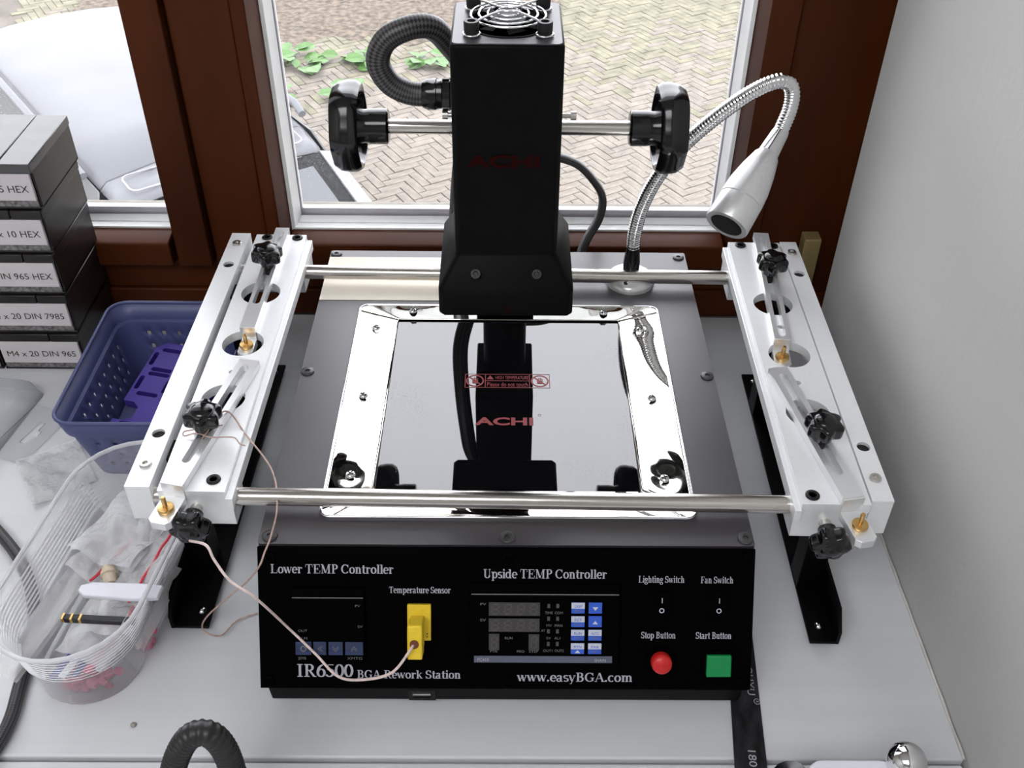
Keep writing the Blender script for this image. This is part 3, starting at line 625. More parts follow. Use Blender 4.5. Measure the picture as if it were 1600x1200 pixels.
# ------------------------------------------------------------------ heater head
hx = -.0016; hw = .0448; hy0, hy1 = .1105, .2000; tw = .0332; ty0, ty1 = .1255, .1960; hz0, hz1, tz0, tz1 = .2135, .2340, .2525, .3930
def ring(w_, y0, y1, z, ch=.003):
    return [(hx + x, y, z) for x, y in [(-w_ + ch, y0), (w_ - ch, y0), (w_, y0 + ch), (w_, y1 - ch), (w_ - ch, y1), (-w_ + ch, y1), (-w_, y1 - ch), (-w_, y0 + ch)]]
def rings(mb, rs):
    vs = [p for r in rs for p in r]; n = 8; fs = []
    for k in range(len(rs) - 1):
        for j in range(n): fs.append((k * n + j, k * n + (j + 1) % n, (k + 1) * n + (j + 1) % n, (k + 1) * n + j))
    fs.append(tuple(reversed(range(n)))); fs.append(tuple((len(rs) - 1) * n + j for j in range(n))); return mb.add(vs, fs)
head = rings(MB(), [ring(hw - .0015, hy0 + .001, hy1 - .001, hz0), ring(hw, hy0, hy1, hz0 + .0015), ring(hw, hy0, hy1, hz1), ring(tw, ty0, ty1, tz0), ring(tw + .0004, ty0, ty1, tz0 + .002), ring(tw, ty0, ty1, tz1 - .0015), ring(tw - .0015, ty0 + .0015, ty1 - .0015, tz1)]).build('heater_head', 'powder', st, bevel=.0012)
hb = MB().lathe([(.0036, 0), (.0036, .002), (.0032, .0028), (.0018, .0028), (.0015, .001), (0, .001)], (0, 0, 0), (0, -.78, .62), 16).build('head_screw', 'blackscrew', None, smooth=50)
for x in (-.0215, .0185): inst(hb, (x, .1170, .2430), head)
bpy.data.objects.remove(hb)
lettering('head_logo', text_mesh('ACHI', .0080, 'CENTER', .045, bold=.05), 'redfaint', head, (-.003, ty0 - .0006, .3165), (1, 0, 0), (0, 0, 1))
MB().add([(-.0012, hy0 - .0006, .2215), (.0018, hy0 - .0006, .2215), (.0003, hy0 - .0006, .2155)], [(2, 1, 0)]).build('laser_mark', 'redfaint', head)
# fan on the head
MB().prism(rrect(hx - tw + .0015, ty0 + .0015, hx + tw - .0015, ty1 - .0015, .003), tz1 - .0010, tz1 + .0004).build('bright_cap', 'satin', head)  # satin cap added so the head's top looks brighter under the sky
fc = Vector((hx + .0005, .1600, tz1 + .0004))
MB().lathe([(.0252, .0002), (.0252, .0006), (.0244, .0007), (.0244, .0003)], fc, (0, 0, 1), 40).build('fan_opening', 'dark', head)
MB().lathe([(.0243, .0004), (.0, .0004)], fc, (0, 0, 1), 40).build('fan_recess', 'dark', head)
fb = MB()
for k in range(7):
    a = 2 * PI * k / 7
    fb.add([fc + Vector((r * math.cos(a + da), r * math.sin(a + da), z)) for r, da, z in ((.010, 0, .0008), (.022, .25, .0008), (.022, .72, .0022), (.010, .62, .0022))], [(0, 1, 2, 3)])
fb.build('fan_blades', 'panelblack', head, solid=.0006)
MB().lathe([(.0105, .0006), (.0105, .003), (.0095, .0036), (0, .0036)], fc, (0, 0, 1), 28).build('fan_hub', 'printdim', head, smooth=40)
gr = MB()
for r, z in ((.0068, .0062), (.0122, .0058), (.0175, .0054), (.0222, .0050)):
    gr.tube([fc + Vector((r * math.cos(2 * PI * k / 48), r * math.sin(2 * PI * k / 48), z)) for k in range(48)], .0007, 8, True)
sq = .0212
for sy in (1, -1):
    gr.tube(smooth_path([fc + Vector(p) for p in ((-sq, sy * sq, .0012), (-sq + .003, sy * (sq - .003), .0070), (-.006, sy * .0045, .0078), (0, sy * .0032, .0078), (.006, sy * .0045, .0078), (sq - .003, sy * (sq - .003), .0070), (sq, sy * sq, .0012))], 6), .0008, 8)
for sx in (-1, 1):
    for sy in (-1, 1):
        gr.tube([fc + Vector((sx * sq + .0048 * math.cos(a), sy * sq + .0048 * math.sin(a), .0012)) for a in [2 * PI * k / 18 for k in range(18)]], .0008, 8, True)
gr.build('fan_guard', 'chrome', head, smooth=60)
fsb = MB().lathe([(.0045, 0), (.0046, .0062), (.0043, .0068), (.0026, .0068), (.0022, .0040), (0, .0040)], (0, 0, 0), (0, 0, 1), 18).build('fan_bolt', 'blackscrew', None, smooth=50)
for sx in (-1, 1):
    for sy in (-1, 1): inst(fsb, fc + Vector((sx * sq, sy * sq, .0020)), head)
bpy.data.objects.remove(fsb)
# column, carriage, handwheels
colm = MB().lathe([(.030, 0), (.030, .004), (.0195, .006), (.0195, .205), (.018, .207)], (hx - .001, .305, PH), (0, 0, 1), 28).build('column', 'powder', st, smooth=40)
car_ = MB().box((hx - .027, .252, .186), (hx + .025, .332, .330)).box((hx - .023, .1965, .2600), (hx + .021, .252, .3300)).build('carriage', 'powder', st, bevel=.0015)
SY, SZ = .2300, .2930
shaft = MB().cyl((-.093, SY, SZ), (.093, SY, SZ), .0052, 20).build('handwheel_shaft', 'rod', st, smooth=40)
for s in (-1, 1):
    k = MB().lathe([(.0112, 0), (.0125, .001), (.0125, .012), (.0118, .017), (.0140, .0215), (.0140, .026)], (s * .0855, SY, SZ), (s, 0, 0), 28).build('handwheel', 'knob', st, smooth=40)
    def lob(i, t): return 1 + (.035 * math.cos(6 * t) if 3 <= i <= 7 else 0)
    MB().lathe([(.0135, .0262), (.0225, .0268), (.0252, .0200), (.0285, .0188), (.0306, .0220), (.0310, .0275), (.0300, .0340), (.0270, .0385), (.0200, .0370), (.0, .0345)], (s * .0855, SY, SZ), (s, 0, 0), 60, lob).build('rim', 'knob', k, smooth=60)
    b = MB().cyl((s * .0330, .1850, .3230), (s * .0410, .1850, .3230), .0016, 12).lathe([(.0031, 0), (.0031, .0035), (.0016, .0036), (.0014, .0015), (0, .0015)], (s * .0405, .1850, .3230), (s, 0, 0), 16).build('side_screw', 'zinc', head, smooth=40)
# cable gland and braided loop
gl = MB().lathe([(.0098, 0), (.0098, .004), (.0105, .0045), (.0105, .009), (.0092, .0098), (.0092, .013), (.0100, .0135), (.0100, .0190), (.0085, .0225), (.0062, .0228)], (-.0345, .1900, .3350), (-1, 0, 0), 12).build('cable_gland', 'knob', st, smooth=30)
lp = smooth_path([(-.054, .1900, .3345), (-.066, .1905, .3355), (-.078, .191, .3420), (-.0848, .192, .3555), (-.079, .194, .3690), (-.064, .197, .3760), (-.050, .203, .3740), (-.040, .212, .3600), (-.030, .225, .340), (-.022, .245, .31)], 10)
def mk_braid():
    m, nt, b = _nodes('braided_sleeve'); b.inputs['Roughness'].default_value = .42
    uv = nt.nodes.new('ShaderNodeUVMap'); sp = nt.nodes.new('ShaderNodeSeparateXYZ'); nt.links.new(uv.outputs[0], sp.inputs[0])
    cb = nt.nodes.new('ShaderNodeCombineXYZ')
    for k, op in enumerate(('ADD', 'SUBTRACT')):
        q = nt.nodes.new('ShaderNodeMath'); q.operation = op; nt.links.new(sp.outputs[0], q.inputs[0]); nt.links.new(sp.outputs[1], q.inputs[1]); nt.links.new(q.outputs[0], cb.inputs[k])
    ck = nt.nodes.new('ShaderNodeTexChecker'); ck.inputs['Scale'].default_value = 1; nt.links.new(cb.outputs[0], ck.inputs['Vector'])
    ck.inputs['Color1'].default_value = (.085, .078, .082, 1); ck.inputs['Color2'].default_value = (.010, .009, .010, 1)
    nt.links.new(ck.outputs['Color'], b.inputs['Base Color'])
    bp = nt.nodes.new('ShaderNodeBump'); bp.inputs['Strength'].default_value = .5; bp.inputs['Distance'].default_value = .0004
    nt.links.new(ck.outputs['Fac'], bp.inputs['Height']); nt.links.new(bp.outputs['Normal'], b.inputs['Normal']); return m
def weave(ob, seg, step, pitch=.0016, around=12):
    me = ob.data; uv = me.uv_layers.new(name='UVMap')
    for p in me.polygons:
        js = [v % seg for v in p.vertices]; wrap = max(js) == seg - 1 and min(js) == 0
        for li, v in zip(p.loop_indices, p.vertices):
            j = v % seg
            if wrap and j == 0: j = seg
            uv.data[li].uv = ((v // seg) * step / pitch, j / seg * around)
    return ob
M['braid'] = mk_braid()
weave(MB().tube(resample(lp, .003), .0078, 14).build('braided_cable', 'braid', st, smooth=60), 14, .003, .0020)
lp = smooth_path([(.010, .3720, .1900), (.0350, .3800, .1940), (.0600, .3850, .1850), (.0780, .3870, .1660), (.0870, .3880, .1480), (.0850, .3880, .1270), (.0760, .3860, .1080), (.0680, .3780, .0900), (.0640, .3560, .0700)], 8)
weave(MB().tube(resample(lp, .003), .0062, 12, flat=.6).build('braided_cable', 'braid', st, smooth=60), 12, .003)
lp = smooth_path([(-.020, .255, .285), (-.033, .258, .262), (-.0375, .262, .235), (-.0410, .265, .190), (-.042, .275, .150), (-.036, .285, .125), (-.030, .29, PH)], 8)
weave(MB().tube(resample(lp, .004), .0068, 10).build('braided_cable', 'braid', st, smooth=60), 10, .004)
# gooseneck work light bolted to the plate
gb = MB().lathe([(.0215, 0), (.0215, .003), (.019, .0065), (.012, .0085), (.0075, .0088)], (.1080, .3080, PH), (0, 0, 1), 32).build('gooseneck_light', 'silverpaint', st, smooth=40)
gb['label'] = 'silver gooseneck light with flexible chrome neck'
for a in (20, 160, 250, 320): MB().lathe([(.0022, 0), (.0020, .001), (0, .0012)], (.1080 + .0150 * math.cos(math.radians(a)), .3080 + .0150 * math.sin(math.radians(a)), PH + .0066), (0, 0, 1), 12).build('flange_screw', 'blackscrew', gb)
MB().lathe([(.0072, 0), (.0072, .014), (.0062, .022), (.0058, .030)], (.1080, .3080, PH + .0085), (0, 0, 1), 20).build('neck_collar', 'knob', gb, smooth=40)
gp = smooth_path([(.1080, .3080, .146), (.1080, .3050, .165), (.1110, .3000, .1900), (.1190, .2940, .2180), (.1340, .2880, .2480), (.1560, .2840, .2750), (.1790, .2820, .2960), (.1965, .2815, .3060), (.2075, .2830, .3055), (.2125, .2825, .2970), (.2115, .2785, .2850), (.2045, .2690, .2700)], 8)
gp = resample(gp, .0006); LN = plen(gp)
MB().tube(gp, lambda i, n: .0058 * (1 + .055 * math.sin(2 * PI * i * .0006 / .0026)), 14).build('flexible_neck', 'chrome', gb, smooth=70)
ha = Vector((.1610, .2100, .2260)) - Vector((.2045, .2690, .2700)); h0 = Vector((.2045, .2690, .2700))
hl = ha.length
MB().lathe([(.0060, -.004), (.0068, 0), (.0082, .020), (.0090, .0205)], h0, ha, 24).build('lamp_neck', 'chrome', gb, smooth=40)
MB().lathe([(.0082, .019), (.0100, .022), (.0135, .036), (.0160, .050), (.0167, .062), (.0167, .0635), (.0160, .064)], h0, ha, 36).build('lamp_shade', 'silverpaint', gb, smooth=40)
hd = MB().lathe([(.0158, .0635), (.0167, .0645), (.0169, hl - .001), (.0163, hl), (.0125, hl), (.0115, hl - .006), (0, hl - .0062)], h0, ha, 36).build('lamp_head', 'silverpaint', gb, smooth=40)
MB().lathe([(.0122, hl + .0002), (.0112, hl + .0002), (.0112, hl - .004), (0, hl - .0045)], h0, ha, 32).build('lamp_lens', 'dark', gb, smooth=40)

# ================================================================== board holder on its own feet
YAW = -.013
hd_ = thing('board_holder', 'aluminium circuit board holder of two rails on round steel rods', 'board holder', (0, .155, 0), YAW)
ZT = .1345
rods = [MB().cyl((-.245, y, .1210), (.249, y, .1210), .0061, 24).build('rod', 'rod', hd_, smooth=40) for y in (0.0298, 0.3007)]
def place(me, nm, m, par, bevel=0): 
    me.transform(Matrix.Translation(-ORG[par])); o = link(nm, me, m, par, bevel=bevel); return o
csk = MB().lathe([(.0048, 0), (.0048, .0006), (.0044, .0010), (.0026, .0010), (.0022, -.001), (0, -.001)], (0, 0, 0), (0, 0, 1), 20).build('cap_screw', 'blackscrew', None, smooth=50)
zsk = MB().lathe([(.0042, 0), (.0042, .0008), (.0036, .0018), (.002, .0018), (.0017, .0004), (0, .0004)], (0, 0, 0), (0, 0, 1), 18).build('bar_screw', 'zinc', None, smooth=50)
def rail(s, xi, xl, xp, xb0, xb1, y0, y1, cx, holes, small):
    """s=-1 left, +1 right. xi lip inner edge, xl lip/plate edge, xp plate outer edge, xb0..xb1 outer bar"""
    a, b = sorted((xl, xp))
    me = plate_mesh('rail', [(a, y0), (b, y0), (b, y1), (a, y1)], [circle(cx, y, .0159, 36) for y in holes] + [circle(cx + q, y, .0024, 14) for q, y in small], ZT - .0075, ZT)
    o = place(me, 'rail', 'alu', hd_, .0004)
    a, b = sorted((xi, xl)); MB().box((a, y0 - .003, ZT - .013), (b + (0 if s > 0 else 0), y1 - .003, ZT - .0035)).build('board_ledge', 'alu', o, bevel=.0004)
    a, b = sorted((xl, xp))
    for ya, yb in ((y0 + .0005, y0 + .026), (y1 - .045, y1 - .004)):
        MB().box((a + .0004 - (.0035 if s > 0 else 0), ya, .1030), (b - .0004 + (.0035 if s < 0 else 0), yb, ZT - .0076)).build('end_block', 'alu', o, bevel=.0005)
    me = plate_mesh('outer_bar', [(xb0, y0 + .003), (xb1, y0 + .003), (xb1, y1 + .001), (xb0, y1 + .001)], [circle((xb0 + xb1) / 2, y, .0046, 24) for y in (y0 + .055, y1 - .050)], .1045, ZT + .0004)
    ob = place(me, 'outer_bar', 'alu', o, .0005)
    bc = (xb0 + xb1) / 2
    for y in (y0 + .055, y1 - .050): MB().lathe([(.0046, 0), (.00455, .0275), (.0040, .0278), (0, .0278)], (bc, y, .1050), (0, 0, 1), 20).build('shade_plug', 'dark', o)  # dark plugs added to give the bar holes their deep shade
    for y in (y0 + .024, y1 - .017): inst(zsk, (bc, y, ZT + .0004), o)
    return o
rl = rail(-1, -0.1777, -0.1827, -0.2273, -0.2496, -0.233, 0.0204, 0.3396, -0.2053, (0.1139, 0.1798, 0.2483), ((-.0005, 0.1445), (-.001, 0.2161)))
rr = rail(1, 0.1891, 0.1937, 0.2387, 0.2398, 0.2543, 0.0173, 0.3375, 0.2164, (0.1071, 0.1756, 0.2431), ((-.0002, 0.1414), (0, 0.2109)))
for x, y, o in ((-0.2169, 0.3344, rl), (-0.19, 0.3344, rl), (-0.1925, 0.0313, rl), (0.204, 0.3324, rr), (0.2325, 0.3318, rr), (0.2019, 0.0251, rr)): inst(csk, (x, y, ZT), o)
bpy.data.objects.remove(csk); bpy.data.objects.remove(zsk)
def arm(A, B, wd, slot, tab, knob_t, kz):
    """slotted clamp arm lying on the rail from A (back) to B (front), stepped tab with brass pin beyond B"""
    A, B = Vector((*A, 0)), Vector((*B, 0)); d = (B - A); L = d.length; d.normalize(); n = Vector((-d.y, d.x, 0))
    ang = math.atan2(d.y, d.x)
    s0, s1 = slot
    sl = []
    for c, a0 in ((s1, -90), (s0, 90)):
        sl += [(c + .0030 * math.cos(math.radians(a0 + 180 * k / 8)), .0030 * math.sin(math.radians(a0 + 180 * k / 8))) for k in range(9)]
    me = plate_mesh('clamp_arm', rotz2([(0, -wd / 2), (L, -wd / 2), (L, wd / 2), (0, wd / 2)], ang, A), [rotz2(sl, ang, A)], ZT + .0003, ZT + .0063)
    o = place(me, 'clamp_arm', 'alu2', hd_, .0004)
    fn = lambda x, y, z: (A.x + d.x * x + n.x * y, A.y + d.y * x + n.y * y, z)
    w2 = wd / 2
    MB().prism([(L, -w2), (L + .0015, -w2), (L + .0015, w2), (L, w2)], ZT - .0060, ZT + .0061, fn).build('arm_step', 'alu2', o, bevel=.0003)
    MB().prism([(L + .0015, -w2), (L + tab - .003, -w2), (L + tab, -w2 + .003), (L + tab, w2 - .003), (L + tab - .003, w2), (L + .0015, w2)], ZT - .0110, ZT - .0050, fn).build('arm_tab', 'alu2', o, bevel=.0003)
    P = A + d * (L + tab * .52); P.z = ZT - .0050
    MB().lathe([(.0052, 0), (.0054, .0006), (.0054, .0018), (.0050, .0026), (.0016, .0030), (.0016, .0105), (.0012, .0112), (0, .0113)], P, (0, 0, 1), 22).build('brass_pin', 'brass', o, smooth=40)
    K = A + d * (L * knob_t)
    MB().lathe([(.0042, 0), (.0042, kz + .004)], (K.x, K.y, ZT - .006), (0, 0, 1), 14).build('knob_stem', 'blackscrew', o, smooth=40)
    star_knob(MB(), (K.x, K.y, ZT + .0063 + kz), (.05, -.03, 1), .0119, .0108, 6).build('star_knob', 'knob', o, smooth=62)
arm((-0.2037, 0.3412), (-0.2037, 0.1933), 0.0119, (0.0088, 0.1142), 0.0208, 0.425, .0075)
arm((-0.1931, 0.1517), (-0.2164, 0.022), 0.0156, (0.0099, 0.11), 0.026, 0.6, .0075)
arm((0.2232, 0.3438), (0.2128, 0.1881), 0.013, (0.0099, 0.1505), 0.0208, 0.43, .0075)
arm((0.2019, 0.1517), (0.2258, 0.0178), 0.0145, (0.0104, 0.1121), 0.028, 0.59, .0075)
for x, y, z, par in ((-0.204, 0.0204, .1190, rl), (0.2118, 0.0173, .1165, rr)):
    MB().cyl((x, y + .004, z), (x, y - .013, z), .0040, 14).build('clamp_screw', 'zinc', par, smooth=40)
    star_knob(MB(), (x, y - .0115, z), (0, -1, -.12), .0119, .0112, 6).build('front_knob', 'knob', par, smooth=62)
for s, x0, x1, y0, y1 in ((-1, -.2395, -.2135, .0080, .3120), (1, .2205, .2400, .0030, .3080)):
    f = MB().box((x0, y0, .0050), (x1, y1, .0075)).build('foot_channel', 'powder', hd_, bevel=.0006)
    xo = x0 if s < 0 else x1
    MB().prism([(y0, .0052), (y1, .0052), (y1, .0310), (y0 + .012, .0310), (y0, .0180)], xo - .0012, xo + .0012, lambda a, b, c: (c, a, b)).build('side_flange', 'powder', f)
    for yy in (y0 + .014, y1 - .030, (y0 + y1) / 2): MB().lathe([(.008, 0), (.0075, .005)], ((x0 + x1) / 2, yy, 0), (0, 0, 1), 14).build('rubber_foot', 'rubber', f)
    for yy in (y0 + .014, y1 - .012): MB().lathe([(.0032, 0), (.0030, .0012), (.0018, .0022), (0, .0024)], (x1 - .008 if s < 0 else x0 + .009, yy, .0075), (0, 0, 1), 16).build('foot_screw', 'chrome', f, smooth=60)
    for ya, yb in ((y0 + .050, y0 + .070), (y1 - .060, y1 - .040)):
        MB().box((xo - s * .0014 - (.018 if s > 0 else 0), ya, .0075), (xo - s * .0014 + (.018 if s < 0 else 0), yb, ZT - .0078)).build('upright', 'powder', f, bevel=.0006)

# cream card lying on the plate
tag(MB().box((-.1622, .2760, PH + .0001), (-.0300, .3435, PH + .0007)).build('cream_patch', 'cream'), 'cream card on the back of the black plate', 'patch')  # pale cream area over the back left of the plate

# ================================================================== thermocouple probe
tc = thing('thermocouple_probe', 'yellow plug with thin pink sensor wire in the control panel', 'sensor', pp(-.0578, .055, .0037))
pg = pbox(MB(), -.0620, .0450, -.0536, .0655, .0037, .0110).build('plug_root', 'yellow', tc, bevel=.0007)
pb = pbox(MB(), -.0627, .0440, -.0532, .0665, .0112, .0260).build('plug_body', 'yellow', tc, bevel=.0010)
hc = pp(-.0582, .0560, .0261)
MB().lathe([(.0029, 0), (.0029, .0003), (0, .0003)], hc, pn, 18).build('plug_hole', mat('brown_hole', (.16, .04, .015), .6, noise=((90, 90, 90), .2)), pb)
wp = smooth_path([hc - pn * .003, hc + pn * .006 + Vector((-.003, 0, -.004)), pp(-.0720, .0730, .0300), pp(-.0900, .0795, .026), pp(-.1080, .0815, .017), pp(-.1240, .0690, .010), pp(-.1400, .0540, .008), (-0.1526, -0.0500, 0.1170), (-0.1675, -0.0450, 0.1271), (-0.1777, -0.0360, 0.1359), (-0.1838, -0.0280, 0.1401), (-0.2040, -0.0040, 0.1170)], 10)
MB().tube(wp, .0009, 8).build('sensor_wire', 'wirelight', tc, smooth=60)
wp = smooth_path([(-0.2065, 0.0625, 0.1450), (-0.1982, 0.0943, 0.1420), (-0.1818, 0.0790, 0.1330), (-0.1600, 0.0515, 0.1260), (-0.1518, 0.0221, 0.1225), (-0.1531, 0.0031, 0.1155), (-0.1553, -0.0110, 0.1136), (-0.1573, -0.0200, 0.1111), (-0.1744, -0.0035, 0.0750), (-0.1912, 0.0056, 0.0500), (-0.2166, 0.0138, 0.0140), (-0.2165, 0.0041, 0.0120), (-0.2053, 0.0042, 0.0060), (-0.1971, 0.0187, 0.0040), (-0.1838, 0.0265, 0.0030)], 10)
tag(MB().tube(wp, .00065, 7).build('loose_sensor_wire', 'copper', smooth=60), 'thin copper pink wire draped from the left star knob', 'wire')
wp = smooth_path([(-0.1951, 0.0749, 0.1462), (-0.2159, 0.0739, 0.1425), (-0.2216, 0.0718, 0.1425), (-0.2201, 0.0677, 0.1425), (-0.2118, 0.0687, 0.1442), (-0.2003, 0.0625, 0.1462), (-0.1868, 0.0666, 0.1425), (-0.1811, 0.0604, 0.1425), (-0.1770, 0.0583, 0.1425)], 8)
tag(MB().tube(wp, .0005, 6).build('wire_loop', 'copper', smooth=60), 'fine bare wire looped under the left front star knob', 'wire')

# ================================================================== stack of screw boxes
def screw_box(x0, y0, z0, txt, label, dx, crop=None):
    W_, D_, H_ = .0785, .0930, .0425
    b = thing('screw_box', label, 'box', (x0 + dx + W_ / 2, y0 + D_ / 2, z0), 0, None)
    x = x0 + dx
    # tray body: three walls, floor
    body = MB()
    body.box((x, y0 + .003, z0), (x + .0018, y0 + D_, z0 + H_ - .0085)).box((x + W_ - .0018, y0 + .003, z0), (x + W_, y0 + D_, z0 + H_ - .0085))
    body.box((x, y0 + D_ - .0018, z0), (x + W_, y0 + D_, z0 + H_ - .0085)).box((x, y0 + .001, z0), (x + W_, y0 + D_, z0 + .002))
    body.build('tray', 'boxblack', b, bevel=.0005)
    MB().box((x - .0006, y0 - .0010, z0 + H_ - .0085), (x + W_ * .66, y0 + D_ + .0006, z0 + H_)).build('lid_panel', 'boxlidlit' if z0 > .16 else 'boxblack', b, bevel=.0008)
    MB().box((x + W_ * .66 + .0008, y0 - .0010, z0 + H_ - .0085), (x + W_ + .0008, y0 + D_ + .0006, z0 + H_)).build('lid_panel', 'boxlidlit' if z0 > .16 else 'boxblack', b, bevel=.0008)
    MB().box((x + .002, y0 + .0012, z0 + .0022), (x + W_ - .002, y0 + .003, z0 + .0085)).build('screws_window', 'screwsgrey', b)
    MB().box((x + .0022, y0 - .0004, z0 + .0085), (x + W_ - .0022, y0 + .0028, z0 + H_ - .0090)).build('label_card', 'paper', b, bevel=.0004)
    lettering('label_words', text_mesh(txt, .0064, 'RIGHT'), 'ink', b, (x + W_ - .0060, y0 - .0006, z0 + .0165), (1, 0, 0), (0, 0, 1))
    return b
bx = -.4795
for i, (txt, lb, dx) in enumerate((('M4 x 20 DIN 965', 'black screw box labelled M4 x 20 DIN 965, on the sill', .0), ('M4 x 20 DIN 7985', 'black screw box labelled M4 x 20 DIN 7985', .0008), ('M3 x 12 DIN 965 HEX', 'black screw box labelled 2 DIN 965 HEX', .0016), ('M3 x 10 HEX', 'black screw box labelled 10 HEX', .0034), ('M3 x 5 DIN 965 HEX', 'topmost screw box labelled 65 HEX, lid lightened as if by sky', .0062))):
    screw_box(bx, .3140, .0002 + i * .0436, txt, lb, dx)
screw_box(-.5600, .3140, .0002, '', 'black screw box beside the M4 x 20 DIN 965 box', 0)

# ================================================================== slate blue basket with a violet tray
bk = thing('storage_basket', 'slate blue plastic basket with slotted holes in its sides', 'basket', (-.2995, .2425, 0))
def basket():
    zs = [0, .0045, .0125, .0170, .0255, .0300, .0385, .0430, .0510, .0515, .0530, .0700]
    def per(zz):
        t = zz / .070; o = .013 * (1 - t); e = .0022 if zz >= .0525 else 0
        return (-.3630 + o - e, .1610 + o - e, -.2370 - o + e, .3240 - o + e)
    # perimeter parameters: corner arcs plus hole columns on straights
    def contour(zz):
        x0, y0, x1, y1 = per(zz); r = .016; pts = []; flags = []
        def straight(a, b, n):
            for k in range(n):
                f0 = (k + .36) / n; f1 = (k + .64) / n
                pts.append(a.lerp(b, k / n)); flags.append(0)
                pts.append(a.lerp(b, f0)); flags.append(1)
                pts.append(a.lerp(b, f1)); flags.append(0)
        def cor(cx, cy, a0):
            for k in range(6):
                t = math.radians(a0 + 15 * k); pts.append(Vector((cx + r * math.cos(t), cy + r * math.sin(t)))); flags.append(0)
        V = Vector
        straight(V((x0 + r, y0)), V((x1 - r, y0)), 6); cor(x1 - r, y0 + r, 270)
        straight(V((x1, y0 + r)), V((x1, y1 - r)), 9); cor(x1 - r, y1 - r, 0)
        straight(V((x1 - r, y1)), V((x0 + r, y1)), 6); cor(x0 + r, y1 - r, 90)
        straight(V((x0, y1 - r)), V((x0, y0 + r)), 9); cor(x0 + r, y0 + r, 180)
        return pts, flags
    mb = MB(); n = None; fl = None
    for z in zs:
        p, fl = contour(z); n = len(p); mb.v += [Vector((q.x, q.y, z + .001)) for q in p]
    for k in range(len(zs) - 1):
        for j in range(n):
            if fl[j] and k in (2, 4, 6): continue
            j2 = (j + 1) % n; mb.f.append((k * n + j, k * n + j2, (k + 1) * n + j2, (k + 1) * n + j))
    mb.build('side_walls', 'basket', bk, solid=.0016, smooth=40)
    p, _ = contour(0); MB().prism([(q.x, q.y) for q in p], .0005, .0025).build('base', 'basket', bk)
    p, _ = contour(.07); MB().tube([(q.x, q.y, .0708) for q in p], .0016, 8, True).build('rim', 'basket', bk, smooth=60)
basket()
# violet tray: slab with slots, leaning inside the basket
vt = thing('silicone_tray', 'violet slotted tray leaning inside the slate blue basket', 'tray', (-.30, .235, .004))
Rt = Matrix.Rotation(math.radians(-14), 3, 'Z') @ Matrix.Rotation(math.radians(11), 3, 'X')
oc = [(-.034, -.058), (.034, -.058), (.034, .058), (-.026, .058), (-.034, .050), (-.034, -.010), (-.0250, -.010), (-.0185, -.0145), (-.0185, -.0255), (-.0250, -.030), (-.034, -.030)]
hs = []
def slot(cx, cy, l, wd, a): hs.append(rotz2(rrect(-l / 2, -wd / 2, l / 2, wd / 2, wd * .45, 4), a, (cx, cy)))
for cx in (-.0175, .0165):
    for cy in (.0385, .0110, -.0440):
        slot(cx, cy + .0112, .0190, .0042, 0); slot(cx, cy - .0112, .0190, .0042, 0)
        if cy > -.04: slot(cx - .0125, cy, .0150, .0042, PI / 2); slot(cx + .0125, cy, .0150, .0042, PI / 2)
me = plate_mesh('tray_top', oc, hs, .0022, .0095); me.transform(Matrix.Diagonal((1.06, 1.04, 1, 1))); me.transform(Rt.to_4x4()); me.transform(Matrix.Translation((-.3000, .2400, .0215)))
o = link('tray_top', me, 'purple', vt, bevel=.0003); o.location = -ORG[vt]
me = plate_mesh('tray_base', oc, [], .0, .0020); me.transform(Matrix.Diagonal((1.06, 1.04, 1, 1))); me.transform(Rt.to_4x4()); me.transform(Matrix.Translation((-.3000, .2400, .0215)))
o = link('tray_base', me, 'purple', vt); o.location = -ORG[vt]

# ================================================================== clear oval tub and what is in it
tb = thing('clear_tub', 'clear oval ribbed plastic tub full of little bags', 'tub', (-.2850, .0370, 0))
def stadium(hl, hw_, n=14, ang=math.radians(-7), c=(-.2850, .0370)):
    pts = [(hw_ * math.cos(a), hl - hw_ + hw_ * math.sin(a)) for a in [PI * k / n for k in range(n + 1)]] + [(hw_ * math.cos(a), -(hl - hw_) + hw_ * math.sin(a)) for a in [PI + PI * k / n for k in range(n + 1)]]
    return rotz2(pts, ang, c)
prof = [(.0850, .0330, .0008), (.0880, .0355, .003), (.0915, .0395, .034)]
for k in range(9): z = .036 + .0034 * k; prof += [(.0922 + .0006 * k, .0402 + .0006 * k, z), (.0934 + .0006 * k, .0414 + .0006 * k, z + .0009), (.0923 + .0006 * k, .0403 + .0006 * k, z + .0018)]
prof += [(.0990, .0470, .0680), (.1000, .0480, .0705)]
mb = MB(); n = None
for hl_, hw_, z in prof:
    p = stadium(hl_, hw_); n = len(p); mb.v += [Vector((x, y, z)) for x, y in p]
for k in range(len(prof) - 1):
    for j in range(n): j2 = (j + 1) % n; mb.f.append((k * n + j, k * n + j2, (k + 1) * n + j2, (k + 1) * n + j))
mb.f.append(tuple(reversed(range(n))))
mb.build('tub_wall', 'tub', tb, smooth=35)
MB().tube([(x, y, .0710) for x, y in stadium(.1015, .0495)], .0016, 8, True).build('tub_rim', 'tubrim', tb, smooth=60)
